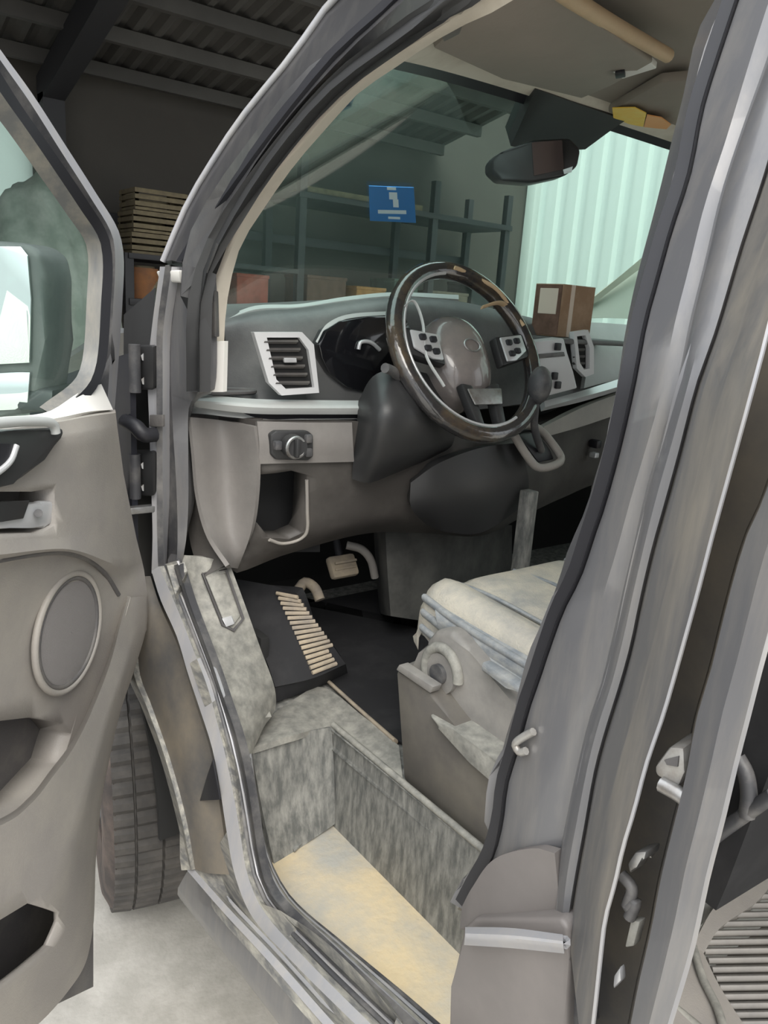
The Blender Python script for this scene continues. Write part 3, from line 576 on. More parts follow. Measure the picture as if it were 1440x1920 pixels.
# -- cab floor, footrest, mat, tunnel, pedals
fl_ = prism('cab_floor', [V(.30, .42, .56), V(.30, 1.085, .56), V(.16, 1.10, .56), V(.14, 1.75, .56), V(1.85, 1.75, .56), V(1.85, .42, .56)], (0, 0, .04), STEP, van, .006)
prism('bulkhead', [V(.12, 1.70, .55), V(1.85, 1.70, .55), V(1.85, 1.78, 1.36), V(.12, 1.62, 1.32)], (0, .02, 0), DARK, van, 0)
prism('floor_mat', [P(596, 1262, 'z', .605), P(745, 1392, 'z', .605), V(.42, .80, .605), V(1.1, .80, .605), V(1.1, 1.62, .605), V(.55, 1.62, .605), P(560, 1120, 'z', .605), P(640, 1235, 'z', .605)], (0, 0, .006), MAT_, fl_, .001)
tube('mat_edge', [P(584, 1238, 'z', .612), P(600, 1262, 'z', .612), P(660, 1318, 'z', .612), P(742, 1390, 'z', .612)], .007, RIBBED, fl_, n=16, flat=.6)
fr_ = loft('footrest', [PL('z', [(440, 1085, .80), (470, 1165, .74), (500, 1240, .68), (516, 1288, .645)]), PL('z', [(520, 1100, .81), (548, 1165, .75), (570, 1225, .695), (586, 1272, .655)]), PL('z', [(556, 1112, .81), (592, 1165, .75), (625, 1212, .70), (648, 1245, .66)])], MAT_, van, 24, .02, 12)
loft('footrest_front', [PL('z', [(516, 1287, .645), (586, 1271, .655), (648, 1244, .66)]), PL('z', [(518, 1316, .61), (588, 1292, .61), (652, 1262, .61)])], MAT_, fr_, 12, .01)
FT = bvh(fr_)
for i in range(17):
    t = i / 16
    a = (518 + (584 - 518) * t, 1112 + (1262 - 1112) * t); b = (560 + (646 - 560) * t, 1120 + (1238 - 1120) * t)
    pts = [hit(FT, a[0] + (b[0] - a[0]) * q, a[1] + (b[1] - a[1]) * q, .003) for q in (.02, .25, .5, .75, .97)]
    pts = [p for p in pts if p is not None]
    if len(pts) > 1: tube('tread_rib', pts, .0042, RIBBED, fr_, seg=6)
tn = loft('tunnel', [[P(700, 985, 'y', 1.50), P(705, 1070, 'y', 1.50), P(712, 1150, 'y', 1.5)], [P(722, 985, 'y', 1.30), P(726, 1070, 'y', 1.30), P(732, 1155, 'y', 1.30)], [P(775, 985, 'y', 1.29), P(775, 1070, 'y', 1.29), P(778, 1162, 'y', 1.29)], [P(828, 985, 'y', 1.30), P(826, 1070, 'y', 1.30), P(822, 1168, 'y', 1.30)], [P(960, 985, 'y', 1.5), P(960, 1070, 'y', 1.5), P(960, 1168, 'y', 1.5)]], TUN, van, 14, .02, 24)
box('seat_post', P(982, 1010, 'y', 1.1), (.03, .03, .22), STEP, van)
def pedal(cx, cy, y):
    c = P(cx, cy, 'y', y); p = box('pedal', c, (.075, .022, .055), RIBBED, van, Matrix.Rotation(math.radians(-35), 3, 'X'), .008)  # tan colour carries the light falling on the rubber pad
    for q in (-.016, 0, .016): box('pedal_rib', c + V(0, -.013, q - .0), (.06, .006, .006), RIBBED, p, Matrix.Rotation(math.radians(-35), 3, 'X'), .001)
    tube('pedal_arm', [c + V(.0, .01, .01), c + V(.01, .06, .1), c + V(.02, .10, .26)], .010, BEAM, p, n=10)
pedal(642, 1062, 1.42); pedal(800, 1060, 1.46)
tube('clutch_hose', PL('y', [(650, 1022, 1.42), (678, 1030, 1.40), (695, 1050, 1.39), (703, 1082, 1.39)]), .010, TRIM, van, n=16)
tube('cable', PL('y', [(560, 1105, 1.40), (572, 1092, 1.40), (590, 1102, 1.38), (600, 1125, 1.36)]), .012, RIBBED, van, n=12)

# -- step well
sw2 = loft('step_front_wall', [[P(470, 1400, 'x', .125), P(540, 1378, 'x', .2), P(622, 1364, 'x', .297)], [P(492, 1520, 'x', .14), P(560, 1490, 'x', .22), P(627, 1460, 'x', .297)], [P(515, 1625, 'x', .15), P(570, 1585, 'x', .22), P(628, 1545, 'x', .297)]], STEP, van, 14, .01, 14)
loft('step_riser', [[V(.300, 1.08, .605), V(.300, .8, .605), V(.300, .45, .605), V(.30, .2, .605)], [V(.299, 1.065, .50), V(.299, .8, .50), V(.299, .45, .50), V(.299, .2, .50)], [V(.297, 1.055, .40), V(.297, .8, .40), V(.297, .45, .40), V(.297, .2, .40)]], STEP, van, 20, .01, 8)
tube('riser_edge', [V(.303, 1.08, .605), V(.303, .85, .605), V(.303, .3, .605)], .006, KICK, van, seg=8)
loft('step_ledge', [[P(472, 1402, 'x', .125), P(545, 1380, 'x', .2), P(622, 1366, 'x', .297), P(690, 1420, 'x', .299), P(757, 1478, 'x', .299)], [P(498, 1350, 'z', .612), P(545, 1315, 'z', .612), P(602, 1288, 'z', .612), P(680, 1342, 'z', .612), P(748, 1398, 'z', .612)]], KICK, van, 30, .012)
struct_step = prism('step_floor', [V(.08, .15, .375), V(.08, 1.0, .375), V(.15, 1.04, .375), V(.30, 1.065, .375), V(.30, .15, .375)], (0, 0, .025), SAND, van, .002)
sp = prism('scuff_mark', PL('z', [(545, 1590, .402), (592, 1548, .402), (588, 1562, .402), (552, 1600, .402)]), (0, 0, .006), STEP, van, .002)
# kick trim with its cover
kk = loft('kick_trim', [PL('x', [(338, 1040, .075), (356, 1115, .075), (386, 1195, .075), (420, 1290, .08), (450, 1385, .085), (468, 1440, .09)]), PL('x', [(385, 1045, .105), (410, 1130, .115), (440, 1220, .125), (468, 1300, .13), (476, 1360, .125), (472, 1415, .11)]), PL('x', [(430, 1055, .15), (458, 1130, .165), (490, 1220, .185), (515, 1290, .2), (516, 1330, .2), (500, 1352, .17)])], KICK, van, 30, .015, 14)
KT = bvh(kk)
cov = [(380, 1076), (424, 1068), (456, 1160), (438, 1182), (418, 1172)]
pts = patch(KT, cov, .003)
tube('cover_outline', pts, .003, TRIMD, kk, True, 6)
prism('fuse_cover', [hit(KT, a, b, .004) for a, b in [(386, 1082), (421, 1076), (450, 1156), (436, 1174), (420, 1166)]], DN * .0 + V(.004, .004, 0), KICK, kk, .001)
prism('cover_latch', [hit(KT, a, b, .008) for a, b in [(416, 1160), (434, 1156), (440, 1170), (424, 1176)]], V(.004, .006, 0), SILVER, kk, .001)

# -- driver seat
def ssec(x0, x1, z0, zt, y):                # rounded cushion section
    return [V(x0, y, z0), V(x0 - .006, y, z0 + (zt - z0) * .45), V(x0 + .005, y, zt - .012), V(x0 + .035, y, zt + .006), V(x0 + .085, y, zt - .010), V(x0 + .12, y, zt - .004), V((x0 + x1) / 2, y, zt - .004), V(x1 - .12, y, zt - .004), V(x1 - .085, y, zt - .01), V(x1 - .035, y, zt + .006), V(x1 - .005, y, zt - .012), V(x1, y, z0)]
seat = loft('driver_seat', [[p + V(0, 0, -.05) for p in ssec(.41, .85, .83, .88, .975)], ssec(.405, .855, .82, .905, .968), ssec(.40, .86, .815, .918, .945), ssec(.395, .865, .81, .916, .86), ssec(.39, .87, .80, .905, .65), ssec(.39, .87, .79, .90, .40)], FABRIC, van, 46, .03, 26, 60)
loft('cushion_side', [PL('x', [(814, 1128, .392), (900, 1180, .388), (1010, 1242, .384), (1100, 1300, .384)]), PL('x', [(818, 1160, .378), (895, 1206, .376), (1000, 1272, .374), (1100, 1340, .374)]), PL('x', [(826, 1192, .384), (890, 1228, .382), (985, 1312, .38), (1100, 1400, .38)])], FABRICS, seat, 20, .01, 9)
for i, (dz, mt) in enumerate(((.075, FABRICS), (.047, FABRICS), (.018, FABRICS))):
    tube('cushion_piping', [V(.40, .955, .815 + dz), V(.387, .86, .81 + dz), V(.382, .65, .80 + dz), V(.382, .40, .79 + dz)], .012, mt, seat, n=20, seg=10, flat=.6)
for xx in (.47, .62, .77):
    tube('seat_seam', [V(xx, .955, .908), V(xx, .86, .913), V(xx, .65, .902), V(xx, .42, .897)], .004, FABRICS, seat, n=18, seg=6)
# backrest behind the middle pillar
loft('backrest', [[V(.37, .30, .79), V(.36, .24, 1.10), V(.42, .16, 1.5)], [V(.39, .40, .79), V(.40, .36, 1.10), V(.46, .29, 1.5)], [V(.62, .40, .79), V(.62, .36, 1.10), V(.62, .29, 1.52)], [V(.85, .40, .79), V(.84, .36, 1.10), V(.80, .29, 1.5)], [V(.88, .30, .79), V(.88, .24, 1.10), V(.82, .16, 1.5)]], MAT_, seat, 20, .10, 20)
tube('backrest_piping', PL('x', [(1450, 1490, .25), (1400, 1525, .25), (1345, 1565, .25), (1315, 1592, .25)]), .007, RUBG, seat, n=12)
tube('seat_belt', PL('x', [(1382, 1420, .25), (1398, 1450, .25), (1404, 1490, .25), (1400, 1530, .25)]), .008, RUBG, seat, n=12)
bs = prism('seat_base', PL('x', [(742, 1257, .315), (800, 1290, .315), (840, 1345, .315), (900, 1420, .315), (1010, 1530, .315), (1010, 1700, .315), (905, 1604, .315), (756, 1462, .315)]), (.50, 0, 0), SEATBX, seat, .006)
vl = prism('seat_valance', PL('x', [(752, 1248, .35), (792, 1236, .35), (798, 1200, .35), (815, 1180, .35), (845, 1182, .35), (880, 1222, .35), (965, 1322, .35), (1040, 1400, .35), (1020, 1560, .35), (935, 1446, .35), (850, 1375, .35), (812, 1350, .35), (790, 1290, .35)]), (.06, 0, 0), SEATPL, seat, .012, 3)
prism('base_ledge', PL('x', [(800, 1340, .305), (850, 1368, .305), (940, 1434, .305), (1040, 1530, .305), (1040, 1590, .305), (940, 1482, .305), (880, 1430, .305), (822, 1366, .305)]), (.05, 0, .0), KICK, seat, .008, 3)
ctr = P(828, 1262, 'x', .345)
bm = bmesh.new(); add_tube(bm, [ctr + V(0, .040 * math.cos(a), .043 * math.sin(a)) for a in [math.radians(-50 + 230 * i / 30) for i in range(31)]], .009, False, 10, flat=1); link('handle_arc', bm, KICK, seat)
bm = bmesh.new(); add_tube(bm, [ctr + V(.02, 0, 0), ctr + V(-.004, 0, 0)], .034, seg=28); link('recliner_knob', bm, SEATPL, seat, 40)
bm = bmesh.new(); add_tube(bm, [ctr + V(0, 0, 0), ctr + V(-.012, 0, 0)], .017, seg=20); link('knob_cap', bm, RUBG, seat, 40)
prism('height_lever', PL('x', [(902, 1240, .335), (960, 1278, .335), (975, 1292, .335), (970, 1302, .335), (948, 1290, .335), (900, 1258, .335)]), (.02, 0, 0), FABRICS, seat, .005)
prism('front_bracket', PL('x', [(742, 1256, .31), (748, 1246, .31), (812, 1288, .31), (806, 1300, .31)]), (.02, 0, 0), SEATPL, seat, .002)

# -- middle pillar
def bx(y): return .10 * max(0, min(1, (700 - y) / 700))
def BL(pts, x): return [P(a, b, 'x', x + bx(b)) for a, b in pts]
b0 = [(1344, -8), (1307, 62), (1282, 175), (1261, 258), (1227, 396), (1194, 520), (1173, 619), (1155, 735), (1132, 840), (1114, 900), (1099, 952), (1065, 1031), (1050, 1080), (1024, 1155), (994, 1256), (960, 1345), (938, 1425), (925, 1520), (918, 1590), (885, 1655), (858, 1705)]
b1 = [(1376, -8), (1340, 100), (1309, 200), (1284, 325), (1250, 430), (1225, 520), (1202, 604), (1183, 705), (1160, 810), (1138, 896), (1119, 960), (1106, 997), (1078, 1080), (1046, 1144), (1020, 1215), (1000, 1275), (985, 1320), (960, 1410), (942, 1470), (932, 1545), (920, 1605), (889, 1660), (866, 1704)]
b2 = [(a + (12 if b < 1300 else 11 if b < 1600 else 6), b + 2) for a, b in b1]
b3 = [(1475, -8), (1440, 104), (1394, 233), (1352, 362), (1319, 500), (1293, 604), (1267, 731), (1237, 832), (1211, 919), (1192, 1005), (1170, 1099), (1147, 1200), (1125, 1290), (1110, 1330), (1090, 1405), (1065, 1520), (1045, 1630), (1038, 1730)]
b4 = [(1510, -8), (1476, 180), (1440, 317), (1394, 458), (1357, 583), (1339, 640), (1309, 724), (1275, 855), (1249, 949), (1226, 1031), (1204, 1125), (1185, 1215), (1162, 1297), (1145, 1350), (1120, 1440), (1100, 1550), (1080, 1660), (1066, 1750)]
b5 = [(1610, -8), (1560, 150), (1500, 380), (1440, 600), (1429, 645), (1399, 757), (1361, 896), (1331, 1005), (1305, 1106), (1275, 1215), (1252, 1297), (1238, 1344), (1208, 1431), (1184, 1522), (1163, 1592), (1149, 1655), (1131, 1721), (1124, 1773), (1108, 1920), (1095, 2010)]
b6 = [(1650, 200), (1540, 560), (1440, 915), (1402, 1000), (1380, 1070), (1354, 1170), (1334, 1253), (1306, 1348), (1288, 1445), (1268, 1529), (1240, 1644), (1222, 1739), (1198, 1843), (1184, 1913), (1165, 2010)]
b7 = [(1740, 200), (1620, 600), (1500, 960), (1440, 1185), (1421, 1255), (1393, 1365), (1379, 1418), (1351, 1536), (1323, 1644), (1295, 1773), (1254, 1913), (1225, 2010)]
def ext(line, dz=.2): return [line[0] + (line[0] - line[1]).normalized() * dz] + line
mp = loft('middle_pillar', [ext(BL(b2, .088)), ext(BL([((a[0] * .35 + c[0] * .65), (a[1] * .35 + c[1] * .65)) for a, c in zip([b2[min(len(b2) - 1, round(i * (len(b2) - 1) / 17))] for i in range(18)], b3)], .075)), ext(BL(b3, .080))], PAINT, van, 60, .02)
loft('pillar_inner_edge', [ext(BL(b0, .12)), ext(BL([((a[0] + c[0]) / 2, (a[1] + c[1]) / 2) for a, c in zip(b0, b1)], .095)), ext(BL(b1, .10))], PAINT, mp, 60, .015)
loft('pillar_seal', [ext(BL(b1, .10)), ext(BL([((a[0] + c[0]) / 2, (a[1] + c[1]) / 2) for a, c in zip(b1, b2)], .084)), ext(BL(b2, .09))], RUBBER, mp, 60, .015)
mid34 = [((a[0] + c[0]) / 2, (a[1] + c[1]) / 2) for a, c in zip(b3, b4)]
loft('pillar_step', [ext(BL(b3, .080)), ext(BL([(a + 5, b + 1) for a, b in b3], .068)), ext(BL(mid34, .062)), ext(BL([(a - 5, b - 1) for a, b in b4], .064)), ext(BL(b4, .072))], PAINT, mp, 60, .015)
b45 = [catmull([V(*p, 0) for p in b4], 24), catmull([V(*p, 0) for p in b5], 24)]
m45 = lambda t: [(p.x + (q.x - p.x) * t, p.y + (q.y - p.y) * t) for p, q in zip(*b45)]
loft('pillar_outer_face', [ext(BL(b4, .072)), ext(BL(m45(.12), .052)), ext(BL(m45(.42), .048)), ext(BL(m45(.48), .040)), ext(BL(m45(.80), .034)), ext(BL(b5, .026))], PAINTD, mp, 60, .003)
loft('pillar_edge', [ext(BL(b5, .0262)), ext(BL([(a + 6, b + 1) for a, b in b5], .0262))], PAINTL, mp, 60, .002)
loft('door_gap', [ext(BL([(a + 6, b) for a, b in b5], .030)), ext(BL([(a + 9, b) for a, b in b5], .085)), ext(BL([(a - 6, b) for a, b in b6], .085)), ext(BL(b6, .03))], FENDER, mp, 50, .003)
gs = loft('slide_rail', [ext(BL(b6, .02)), ext(BL([(p.x, p.y) for p in [a.lerp(b, .5) for a, b in zip(catmull([V(*p, 0) for p in b6], 20), catmull([V(*p, 0) for p in b7], 20))]], .010)), ext(BL(b7, .03))], PAINT, mp, 50, .02)
loft('rail_edge', [ext(BL(b7, .03)), ext(BL([(a + 9, b + 2) for a, b in b7], .04))], PAINTL, mp, 50, .01)
# fittings in the gap
lt = prism('door_striker', BL([(1255, 1400), (1282, 1402), (1284, 1450), (1272, 1478), (1228, 1455), (1226, 1438)], .030), (.035, .004, 0), PALEM, mp, .004)
prism('striker_slot', BL([(1245, 1425), (1272, 1418), (1270, 1438), (1250, 1434)], .0285), (.002, 0, 0), TRIMD, mp, 0)
tube('striker_pin', BL([(1240, 1470), (1275, 1490), (1290, 1503)], .028), .006, STEEL, mp, n=6)
prism('gap_hook', BL([(1176, 1620), (1190, 1598), (1212, 1596), (1208, 1612), (1190, 1622), (1180, 1640)], .035), (.02, 0, 0), STEEL, mp, .002)
prism('gap_plate', BL([(1182, 1725), (1200, 1728), (1188, 1775), (1170, 1778)], .045), (.01, 0, 0), KICK, mp, .002)
tube('gap_wire', BL([(1165, 1640), (1185, 1665), (1176, 1700), (1192, 1690), (1180, 1720)], .045), .005, RUBG, mp, n=22)
prism('gap_clip', BL([(1150, 1830), (1162, 1812), (1164, 1840), (1148, 1856)], .045), (.008, 0, 0), SILVER, mp, .002)
hk = tube('seal_hook', BL([(1000, 1372), (978, 1384), (966, 1396), (974, 1410), (986, 1408)], .078), .004, PALEM, mp, n=16, seg=8)
# plastic cover at the foot of the pillar
COVER = mat('grey_cover', (.165, .15, .143), .5, 0, (.21, .19, .18), .4, 5)
ft = prism('pillar_foot_cover', [P(a, b, 'x', .05) for a, b in [(868, 1742), (888, 1722), (1050, 1722), (1064, 1740), (1066, 1800), (1060, 2000), (838, 2000), (846, 1850)]], (.10, .0, .0), COVER, mp, .012, 4)
prism('cover_gap', PL('x', [(1066, 1802, .06), (1080, 1792, .06), (1100, 1930, .06), (1062, 1930, .06)]), (.02, 0, 0), RUBG, mp, .002)
loft('cover_roll', [PL('x', [(872, 1738, .04), (960, 1740, .036), (1055, 1752, .04)]), PL('x', [(872, 1752, .03), (960, 1757, .026), (1056, 1768, .03)]), PL('x', [(870, 1772, .04), (960, 1778, .036), (1058, 1788, .04)])], PAINTL, mp, 16, .01, 8)  # pale strip paints the sky highlight on the cover's rounded top
loft('foot_fillet', [PL('x', [(866, 1700, .078), (884, 1666, .076), (925, 1612, .072), (1000, 1590, .068), (1040, 1600, .066)]), PL('x', [(862, 1740, .055), (930, 1722, .06), (1000, 1718, .066), (1052, 1722, .072)])], COVER, mp, 20, .01)

# -- rear compartment floor behind the pillar
rs = prism('rear_floor', [V(.33, -.3, .54), V(.33, .32, .54), V(.42, .36, .54), V(1.3, .36, .54), V(1.3, -.3, .54)], (0, 0, .05), SEATBX, van, .005)
RT = bvh(rs)
for i in range(22):
    yy = 1665 + i * 17; xl = 1385 - (yy - 1640) * .55 if yy < 1775 else 1300 + (yy - 1775) * .35
    xl = max(xl, 1318 + max(0, (yy - 1780)) * .42)
    tube('floor_rib', [P(xl, yy, 'z', .595), P(xl + 120, yy - 2, 'z', .595), P(xl + 300, yy - 12, 'z', .595)], .0045, SEATPL, rs, seg=6)
loft('floor_edge_trim', [PL('z', [(1460, 1560, .605), (1400, 1640, .605), (1340, 1700, .605), (1300, 1770, .605)]), PL('z', [(1460, 1640, .60), (1420, 1690, .60), (1350, 1740, .60), (1318, 1790, .60)])], TRIM, rs, 20, .012)
loft('floor_side_trim', [PL('z', [(1292, 1770, .61), (1275, 1850, .61), (1250, 1960, .61)]), PL('z', [(1318, 1785, .605), (1350, 1850, .605), (1420, 1960, .605)])], TRIM, rs, 16, .012)
tube('floor_bead', PL('z', [(1300, 1775, .615), (1318, 1835, .612), (1345, 1890, .612), (1360, 1940, .612)]), .005, KICK, rs, n=12, seg=8)

box('rear_partition', (1.09, -.47, 1.25), (1.55, .04, 1.35), TRIMD, van)
# -- far side of the cab
loft('far_pillar_trim', [PL('x', [(1084, 580, 1.78), (1140, 536, 1.76), (1200, 486, 1.74), (1300, 400, 1.71)]), PL('x', [(1092, 586, 1.79), (1145, 545, 1.77), (1205, 500, 1.75), (1305, 420, 1.72)])], BEIGE, van, 20, .02)
loft('far_sail_panel', [PL('x', [(1092, 586, 1.80), (1145, 545, 1.80), (1205, 500, 1.80), (1300, 430, 1.80)]), PL('x', [(1100, 596, 1.80), (1145, 596, 1.80), (1205, 600, 1.80), (1300, 606, 1.80)])], CREAMD, van, 20, .02)  # brightness of the lit far corner put into the cream colour
prism('passenger_door', [V(1.86, 1.80, .50), V(1.86, 1.80, 1.33), V(1.86, .35, 1.28), V(1.86, .35, .55)], (.08, 0, 0), TRIM, van, .01)
loft('passenger_glass', [[V(1.88, 1.60, 1.36), V(1.86, .9, 1.32), V(1.86, .36, 1.30)], [V(1.80, 1.02, 1.72), V(1.77, .7, 1.80), V(1.77, .36, 1.80)]], DGLASS, van, 12, .004)
prism('far_middle_pillar', [V(1.84, .36, .55), V(1.84, .22, .55), V(1.76, .22, 1.86), V(1.76, .36, 1.86)], (.06, 0, 0), LINER, van, .01)

# ------------------------------------------------------------------ front wheel
WC = V(.115, 1.60, .339); SR = Matrix.Rotation(math.radians(-13), 3, 'Z')
def WV(x, y, z): return WC + SR @ V(x, y, z)
prof = [(-.098, .205), (-.108, .25), (-.106, .30), (-.094, .325)]
tread = [(-.090, .333, 1), (-.056, .338, 1), (-.054, .331, 0), (-.046, .331, 0), (-.044, .338, 1), (-.004, .339, 1), (-.002, .331, 0), (.006, .331, 0), (.008, .339, 1), (.046, .338, 1), (.048, .331, 0), (.056, .331, 0), (.058, .338, 1), (.092, .333, 1)]
NS = 204
bm = bmesh.new(); rows = []
for i in range(NS):
    a = 2 * math.pi * i / NS; r = []
    for x, rad, blk in tread:
        rr = rad - (.007 if blk and i % 3 == 0 else 0)
        r.append(WV(x, rr * math.cos(a), rr * math.sin(a)))
    rows.append(r)
rows.append(rows[0])
fw = link('front_wheel', grid_bm(rows, .006), TYRE, van, 25); 
for sg, nm in ((-1, 'sidewall'), (1, 'sidewall')):
    rows = [[WV((x if sg < 0 else -x), r * math.cos(a), r * math.sin(a)) for x, r in prof + [(-.088, .334)]] for a in [2 * math.pi * i / 64 for i in range(65)]]
    link(nm, grid_bm(rows, .004), TYRES, fw)
rows = [[WV(x, r * math.cos(a), r * math.sin(a)) for x, r in ((-.098, .21), (-.085, .2), (-.06, .15), (-.07, .06), (-.075, .01))] for a in [2 * math.pi * i / 48 for i in range(49)]]
link('wheel_rim', grid_bm(rows, .006), STEEL, fw)

# ------------------------------------------------------------------ open front door
def DX(pts, l=.38): q = DR(pts); return q + [q[-1] + DD * l]
def DR(pts): return [D(a, b, w_) for a, b, w_ in pts]
R = [
 [(216, 768, .02), (165, 772, .02), (100, 784, .02), (0, 796, .02), (-500, 850, .02)],
 [(217, 774, .035), (165, 781, .05), (100, 793, .055), (0, 806, .055), (-500, 862, .055)],
 [(220, 800, .035), (168, 812, .06), (100, 824, .062), (0, 836, .062), (-500, 895, .062)],
 [(232, 890, .03), (175, 900, .055), (100, 905, .058), (0, 910, .058), (-500, 965, .058)],
 [(256, 1010, .03), (215, 1000, .05), (120, 1005, .062), (0, 1012, .066), (-500, 1060, .066)],
 [(266, 1050, .03), (226, 1060, .048), (130, 1030, .068), (0, 1040, .070), (-500, 1090, .07)],
 [(270, 1068, .03), (222, 1085, .030), (130, 1042, .040), (0, 1056, .040), (-500, 1110, .04)],
 [(276, 1110, .03), (222, 1150, .030), (190, 1180, .028), (0, 1190, .028), (-500, 1290, .03)],
 [(275, 1180, .026), (238, 1230, .026), (180, 1300, .026), (0, 1440, .020), (-500, 1590, .02)],
 [(236, 1290, .012), (205, 1370, .016), (150, 1500, .016), (0, 1600, .016), (-500, 1750, .016)],
]
rows = [catmull(DX(r), 70) for r in R]
rows2 = []
for ra, rb in zip(rows, rows[1:]):
    for q in range(4): rows2.append([p.lerp(p2, q / 4) for p, p2 in zip(ra, rb)])
rows = rows2 + [rows[-1]]
dp = link('front_door', grid_bm(rows, .05), TRIM, van, 50)
def catidx(pts, m):
    out = []
    for i in range(len(pts) - 1):
        for q in range(m):
            t = q / m; p1, p2 = pts[i], pts[i + 1]; p0 = pts[i - 1] if i else p1 * 2 - p2; p3 = pts[i + 2] if i + 2 < len(pts) else p2 * 2 - p1
            out.append(.5 * (2 * p1 + (p2 - p0) * t + (2 * p0 - 5 * p1 + 4 * p2 - p3) * t * t + (3 * p1 - p0 - 3 * p2 + p3) * t ** 3))
    return out + [pts[-1]]
crest = [(240, 1120, .034), (226, 1170, .046), (208, 1240, .062), (184, 1305, .074), (158, 1365, .084), (130, 1415, .092), (100, 1455, .097), (60, 1505, .10), (0, 1548, .10), (-200, 1620, .10), (-500, 1705, .10)]
inner = [(a - 6, b - 10, .016 if i < 9 else .010) for i, (a, b, c) in enumerate(crest)]
crest2 = [(a + 9, b + 8, c + .003) for a, b, c in crest]
belly = [(260, 1119, .033), (252, 1180, .042), (234, 1252, .060), (207, 1330, .074), (184, 1410, .084), (162, 1490, .092), (140, 1570, .097), (112, 1650, .10), (60, 1735, .10), (-120, 1830, .10), (-500, 1940, .10)]
edge = [(277, 1118, .030), (274, 1180, .032), (250, 1262, .034), (226, 1334, .036), (206, 1420, .038), (191, 1500, .040), (180, 1610, .044), (173, 1750, .050), (140, 1842, .058), (0, 1970, .080), (-500, 2120, .080)]
back = [(a - 1, b, c - .06) for a, b, c in edge]
rws = [catidx(DX(l), 12) for l in (inner, crest, belly, edge, back)]
g_ = []
for ra, rb in zip(rws, rws[1:]):
    for q in range(5): g_.append([p.lerp(p2, q / 5) for p, p2 in zip(ra, rb)])
dbol = link('door_pocket_panel', grid_bm(g_ + [rws[-1]], .006), TRIM, dp, 70)
DTr = bvh(dp)
def dpoly(pts, w_): return [D(a, b, w_) for a, b in pts]
# sunk pockets
def dcut(pts, w_, o_=None): cut(o_ or dp, [p + DN * .05 for p in dpoly(pts, w_)], DN * -.11)
dcut([(-120, 940), (0, 922), (60, 922), (104, 915), (100, 985), (70, 1000), (0, 1002), (-120, 1010)], .06)
dcut([(-150, 1810), (-10, 1725), (45, 1692), (112, 1712), (116, 1730), (100, 1775), (50, 1815), (0, 1852), (-150, 1960)], .095, dbol)
cut(dp, [p + DN * .09 for p in dpoly([(-400, 1500), (0, 1352), (60, 1345), (118, 1356), (135, 1376), (120, 1430), (60, 1500), (0, 1550), (-400, 1700)], .024)], DN * -.2)
prism('map_pocket', dpoly([(-500, 1400), (0, 1260), (185, 1280), (160, 1420), (0, 1600), (-500, 1800)], -.028), DN * -.006, TRIMD, dp, 0)
prism('handle_recess', dpoly([(-200, 880), (150, 880), (150, 1040), (-200, 1060)], .012), DN * -.01, TRIMD, dp, 0)
prism('bottle_pocket', dpoly([(-260, 1640), (175, 1640), (175, 1850), (-260, 2060)], .012), DN * -.01, TRIMD, dp, 0)
DTr = bvh(dp)
def db(a, b, off=0.004):
    p = hit(DTr, a, b, off); return p if p is not None else D(a, b, .06)
ph = dpoly([(-60, 955), (0, 950), (50, 948), (62, 938), (92, 938), (88, 975), (66, 990), (40, 982), (0, 988), (-60, 995)], .045)
prism('door_handle', ph, DN * .012, SILVER, dp, .004)
prism('handle_cup', dpoly([(-60, 948), (0, 940), (52, 938), (40, 972), (0, 978), (-60, 985)], .058), DN * .003, SHROUD, dp, .001)
bm = bmesh.new(); add_tube(bm, [D(72, 962, .055), D(72, 962, .064)], .005, seg=14); link('lock_button', bm, RUBG, dp)
# speaker
sc = D(125, 1185, .031)
def circ(r, w_, n=56): return [sc + DD * r * math.cos(a) + V(0, 0, r * math.sin(a)) + DN * w_ for a in [2 * math.pi * i / n for i in range(n)]]
tube('speaker_ring', circ(.084, .004), .005, TRIM, dp, True, 8)
tube('speaker_groove', circ(.077, .004), .0035, TRIMD, dp, True, 8)
rows = [circ(r, w_) for r, w_ in ((.076, .004), (.06, .006), (.03, .007), (.001, .0075))]
link('speaker_grille', grid_bm(rows, .004, closed=True), mat('speaker_mesh', (.235, .22, .215), .7, bump=.4, bscale=900), dp)
# map pocket lining and shoulder vent
dv = prism('corner_vent', dpoly([(-90, 815), (0, 805), (100, 800), (98, 818), (60, 860), (20, 895), (0, 905), (-90, 930)], .056), DN * .016, SHROUD, dp, .006)
prism('vent_mouth', dpoly([(-60, 850), (0, 832), (24, 832), (20, 860), (0, 885), (-60, 900)], .073), DN * .002, RUBBER, dp, 0)
tube('vent_trim', dpoly([(-60, 800), (0, 793), (60, 790), (100, 795), (104, 812)], .075), .006, DASHL, dp, n=20)
tube('vent_bar', dpoly([(-40, 905), (0, 882), (20, 862), (30, 835)], .075), .004, SILVER, dp, n=14)
tube('arm_crease', [db(a, b, .001) for a, b in [(0, 1050), (60, 1040), (120, 1036), (165, 1050), (200, 1080), (222, 1115)]], .004, TRIMD, dp, n=30, seg=6)
